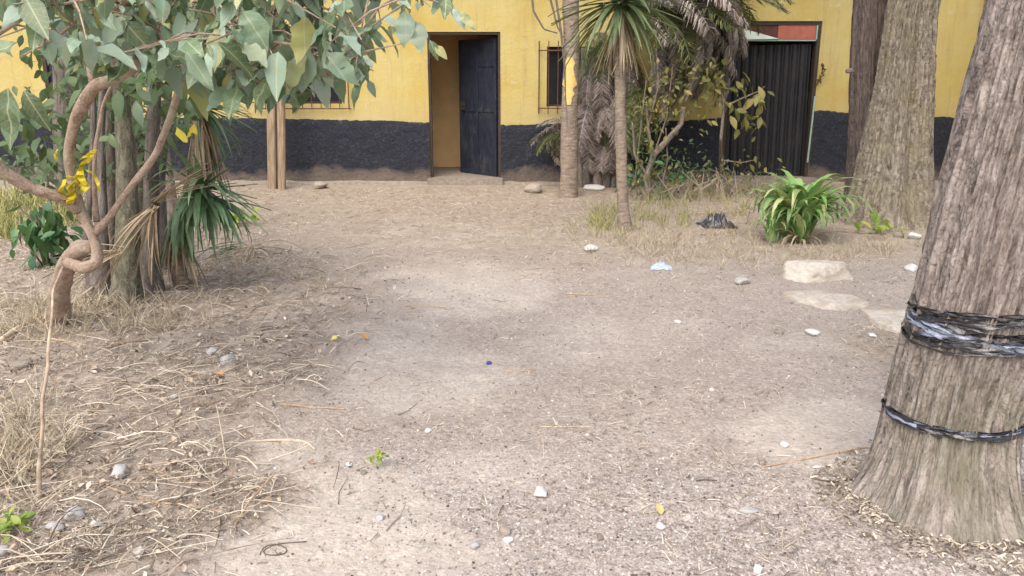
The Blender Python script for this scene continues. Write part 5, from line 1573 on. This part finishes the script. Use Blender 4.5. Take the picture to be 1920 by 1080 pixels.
# long loose stalks matted on the left
m = MB(); rs = np.random.default_rng(15)
X, Y = sample(4200, (-300, 760), (470, 1100)); lit, s_, du, gr = maps(X, Y)
k = rs.random(len(X)) < lit * .28 * (.3 + sstep(-.2, .5, fbm(X * 2.3, Y * 2.3 + 5, 3)) * 1.4); X, Y = X[k], Y[k]
for x_, y_ in zip(X, Y):
    a = rs.normal(.2, .8) + (math.pi if rs.random() < .5 else 0); L = .10 + .28 * rs.random() ** 2; t_ = np.linspace(0, 1, 5)
    cv = rs.normal(0, .25) * L
    q = np.stack([x_ + math.cos(a) * L * t_ - math.sin(a) * cv * t_ * (1 - t_), y_ + math.sin(a) * L * t_ + math.cos(a) * cv * t_ * (1 - t_), t_ * 0], -1)
    q[:, 2] = H(q[:, 0], q[:, 1]) + .012 + .03 * rs.random() * np.sin(t_ * 3) + .03 * rs.random() * t_
    m.tube(q, [.0026 * (.5 + rs.random()), .0012], 4, cap=False, r=.25 + .65 * rs.random())
tag(m.build('dry_stalks', STRAW), 'long pale dry stalks matted over the left litter', 'stalks', None, 'stuff')
# grasses
def grass(name, label, spots, n, L, wd, mat, seed, tilt=.5):
    rs = np.random.default_rng(seed)
    tv = np.array([(0, -.5, 0), (0, .5, 0), (.5, -.4, .0), (.5, .4, .0), (.85, -.22, -.1), (.85, .22, -.1), (1, 0, -.2)], float); tf = [(0, 2, 3, 1), (2, 4, 5, 3), (4, 6, 6, 5)]
    tv = np.concatenate([tv, tv[-1:]]); tf = np.array([(0, 2, 3, 1), (2, 4, 5, 3), (4, 6, 7, 5)])
    tot = sum(s[4] for s in spots)
    P = []
    for (x, y, rx, ry, w_) in spots:
        k = int(n * w_ / tot)
        # tufted
        tc = np.stack([rs.normal(x, rx, max(3, k // 14)), rs.normal(y, ry, max(3, k // 14))], -1)
        q = tc[rs.integers(0, len(tc), k)]
        for (a, b_) in q:
            g = gnd(a, max(b_, 352)); P.append((g.x + rs.normal(0, .03), g.y + rs.normal(0, .03)))
    P = np.array(P); k = len(P)
    pos = np.concatenate([P, (H(P[:, 0], P[:, 1]) - .003)[:, None]], 1)
    D = np.stack([rs.normal(0, tilt, k), rs.normal(0, tilt, k), np.ones(k)], -1)
    Ls = L * (.4 + .8 * rs.random(k))
    o = scatter(name, tv, tf, pos, frames(D, rs.normal(0, 1, (k, 3))), np.stack([Ls, np.full(k, wd), Ls], -1), rs.random(k) * .98, mat)
    return tag(o, label, 'grass', None, 'stuff')
G_DRY = mt('dry_grass_blades', [(0, (.24, .19, .13)), (.5, (.43, .36, .26)), (1, (.64, .58, .45))], .7)
G_YEL = mt('yellow_green_weeds', [(0, (.13, .16, .05)), (.5, (.31, .31, .12)), (1, (.55, .52, .24))], .6)
grass('dry_grass', 'dry grass and weeds round the right yucca and palm', [(1200, 450, 75, 22, 6), (1330, 460, 90, 26, 6), (1500, 485, 90, 16, 3), (1180, 390, 60, 14, 4), (1300, 365, 70, 8, 5), (1420, 380, 40, 14, 3), (1620, 470, 60, 12, 2)], 6200, .135, .0035, G_DRY, 1, .8)
grass('green_weeds', 'yellow-green weeds among the dry grass at right', [(1130, 420, 22, 14, 2), (1230, 405, 40, 20, 2), (1290, 370, 50, 12, 2), (1380, 400, 40, 25, 1)], 1100, .19, .006, G_YEL, 2, .55)
grass('green_weeds', 'yellow-green grass patch at the left edge behind the bush', [(20, 400, 60, 18, 3), (130, 410, 40, 14, 1), (20, 440, 30, 10, 1)], 2400, .22, .012, G_YEL, 3, .45)
grass('dry_grass', 'tufts of tan dry grass at the left side under the trees', [(30, 860, 45, 50, 3), (140, 590, 80, 22, 3), (60, 620, 70, 25, 2), (300, 600, 60, 15, 1), (420, 520, 90, 22, 2)], 3200, .17, .004, G_DRY, 4, 1.0)
# weedy stalks before the metal door
wd_ = empty('weed_thicket', G(1310, 368), 'tangle of grey-tan dead weed stalks in front of the dark metal door', 'weeds')
m = MB(); rs = np.random.default_rng(8)
for i in range(110):
    b_ = gnd(rs.uniform(1180, 1450), rs.uniform(355, 385)); a = rs.random() * 6.28
    h_ = rs.uniform(.1, .38)
    p1 = b_ + Vector((rs.normal(0, .05), rs.normal(0, .05), h_ * .6)); p2 = p1 + Vector((rs.normal(0, .12), rs.normal(0, .1), h_ * .5))
    m.tube([b_, p1, p2], [.006, .003], 4, cap=False, r=rs.random())
    p3 = p1 + Vector((rs.normal(0, .12), rs.normal(0, .1), h_ * .3)); m.tube([p1, p3], [.004, .002], 4, cap=False, r=rs.random())
o = m.build('stalk', mt('grey_tan_stalks', [(0, (.2, .16, .12)), (1, (.5, .43, .34))]), wd_); o.location = -Vector(wd_.location); o['kind'] = 'stuff'
leafy(wd_, [gnd(x, 370) + Vector((0, 0, z)) for x, z in ((1210, .3), (1260, .25), (1310, .3), (1350, .3), (1400, .15), (1430, .12))], (.16, .12, .1), 200, .07, mat_leaf('mixed_weed_leaves', [(0, (.06, .09, .04)), (.4, (.15, .17, .07)), (1, (.4, .35, .2))], .6, .2), seed=51)
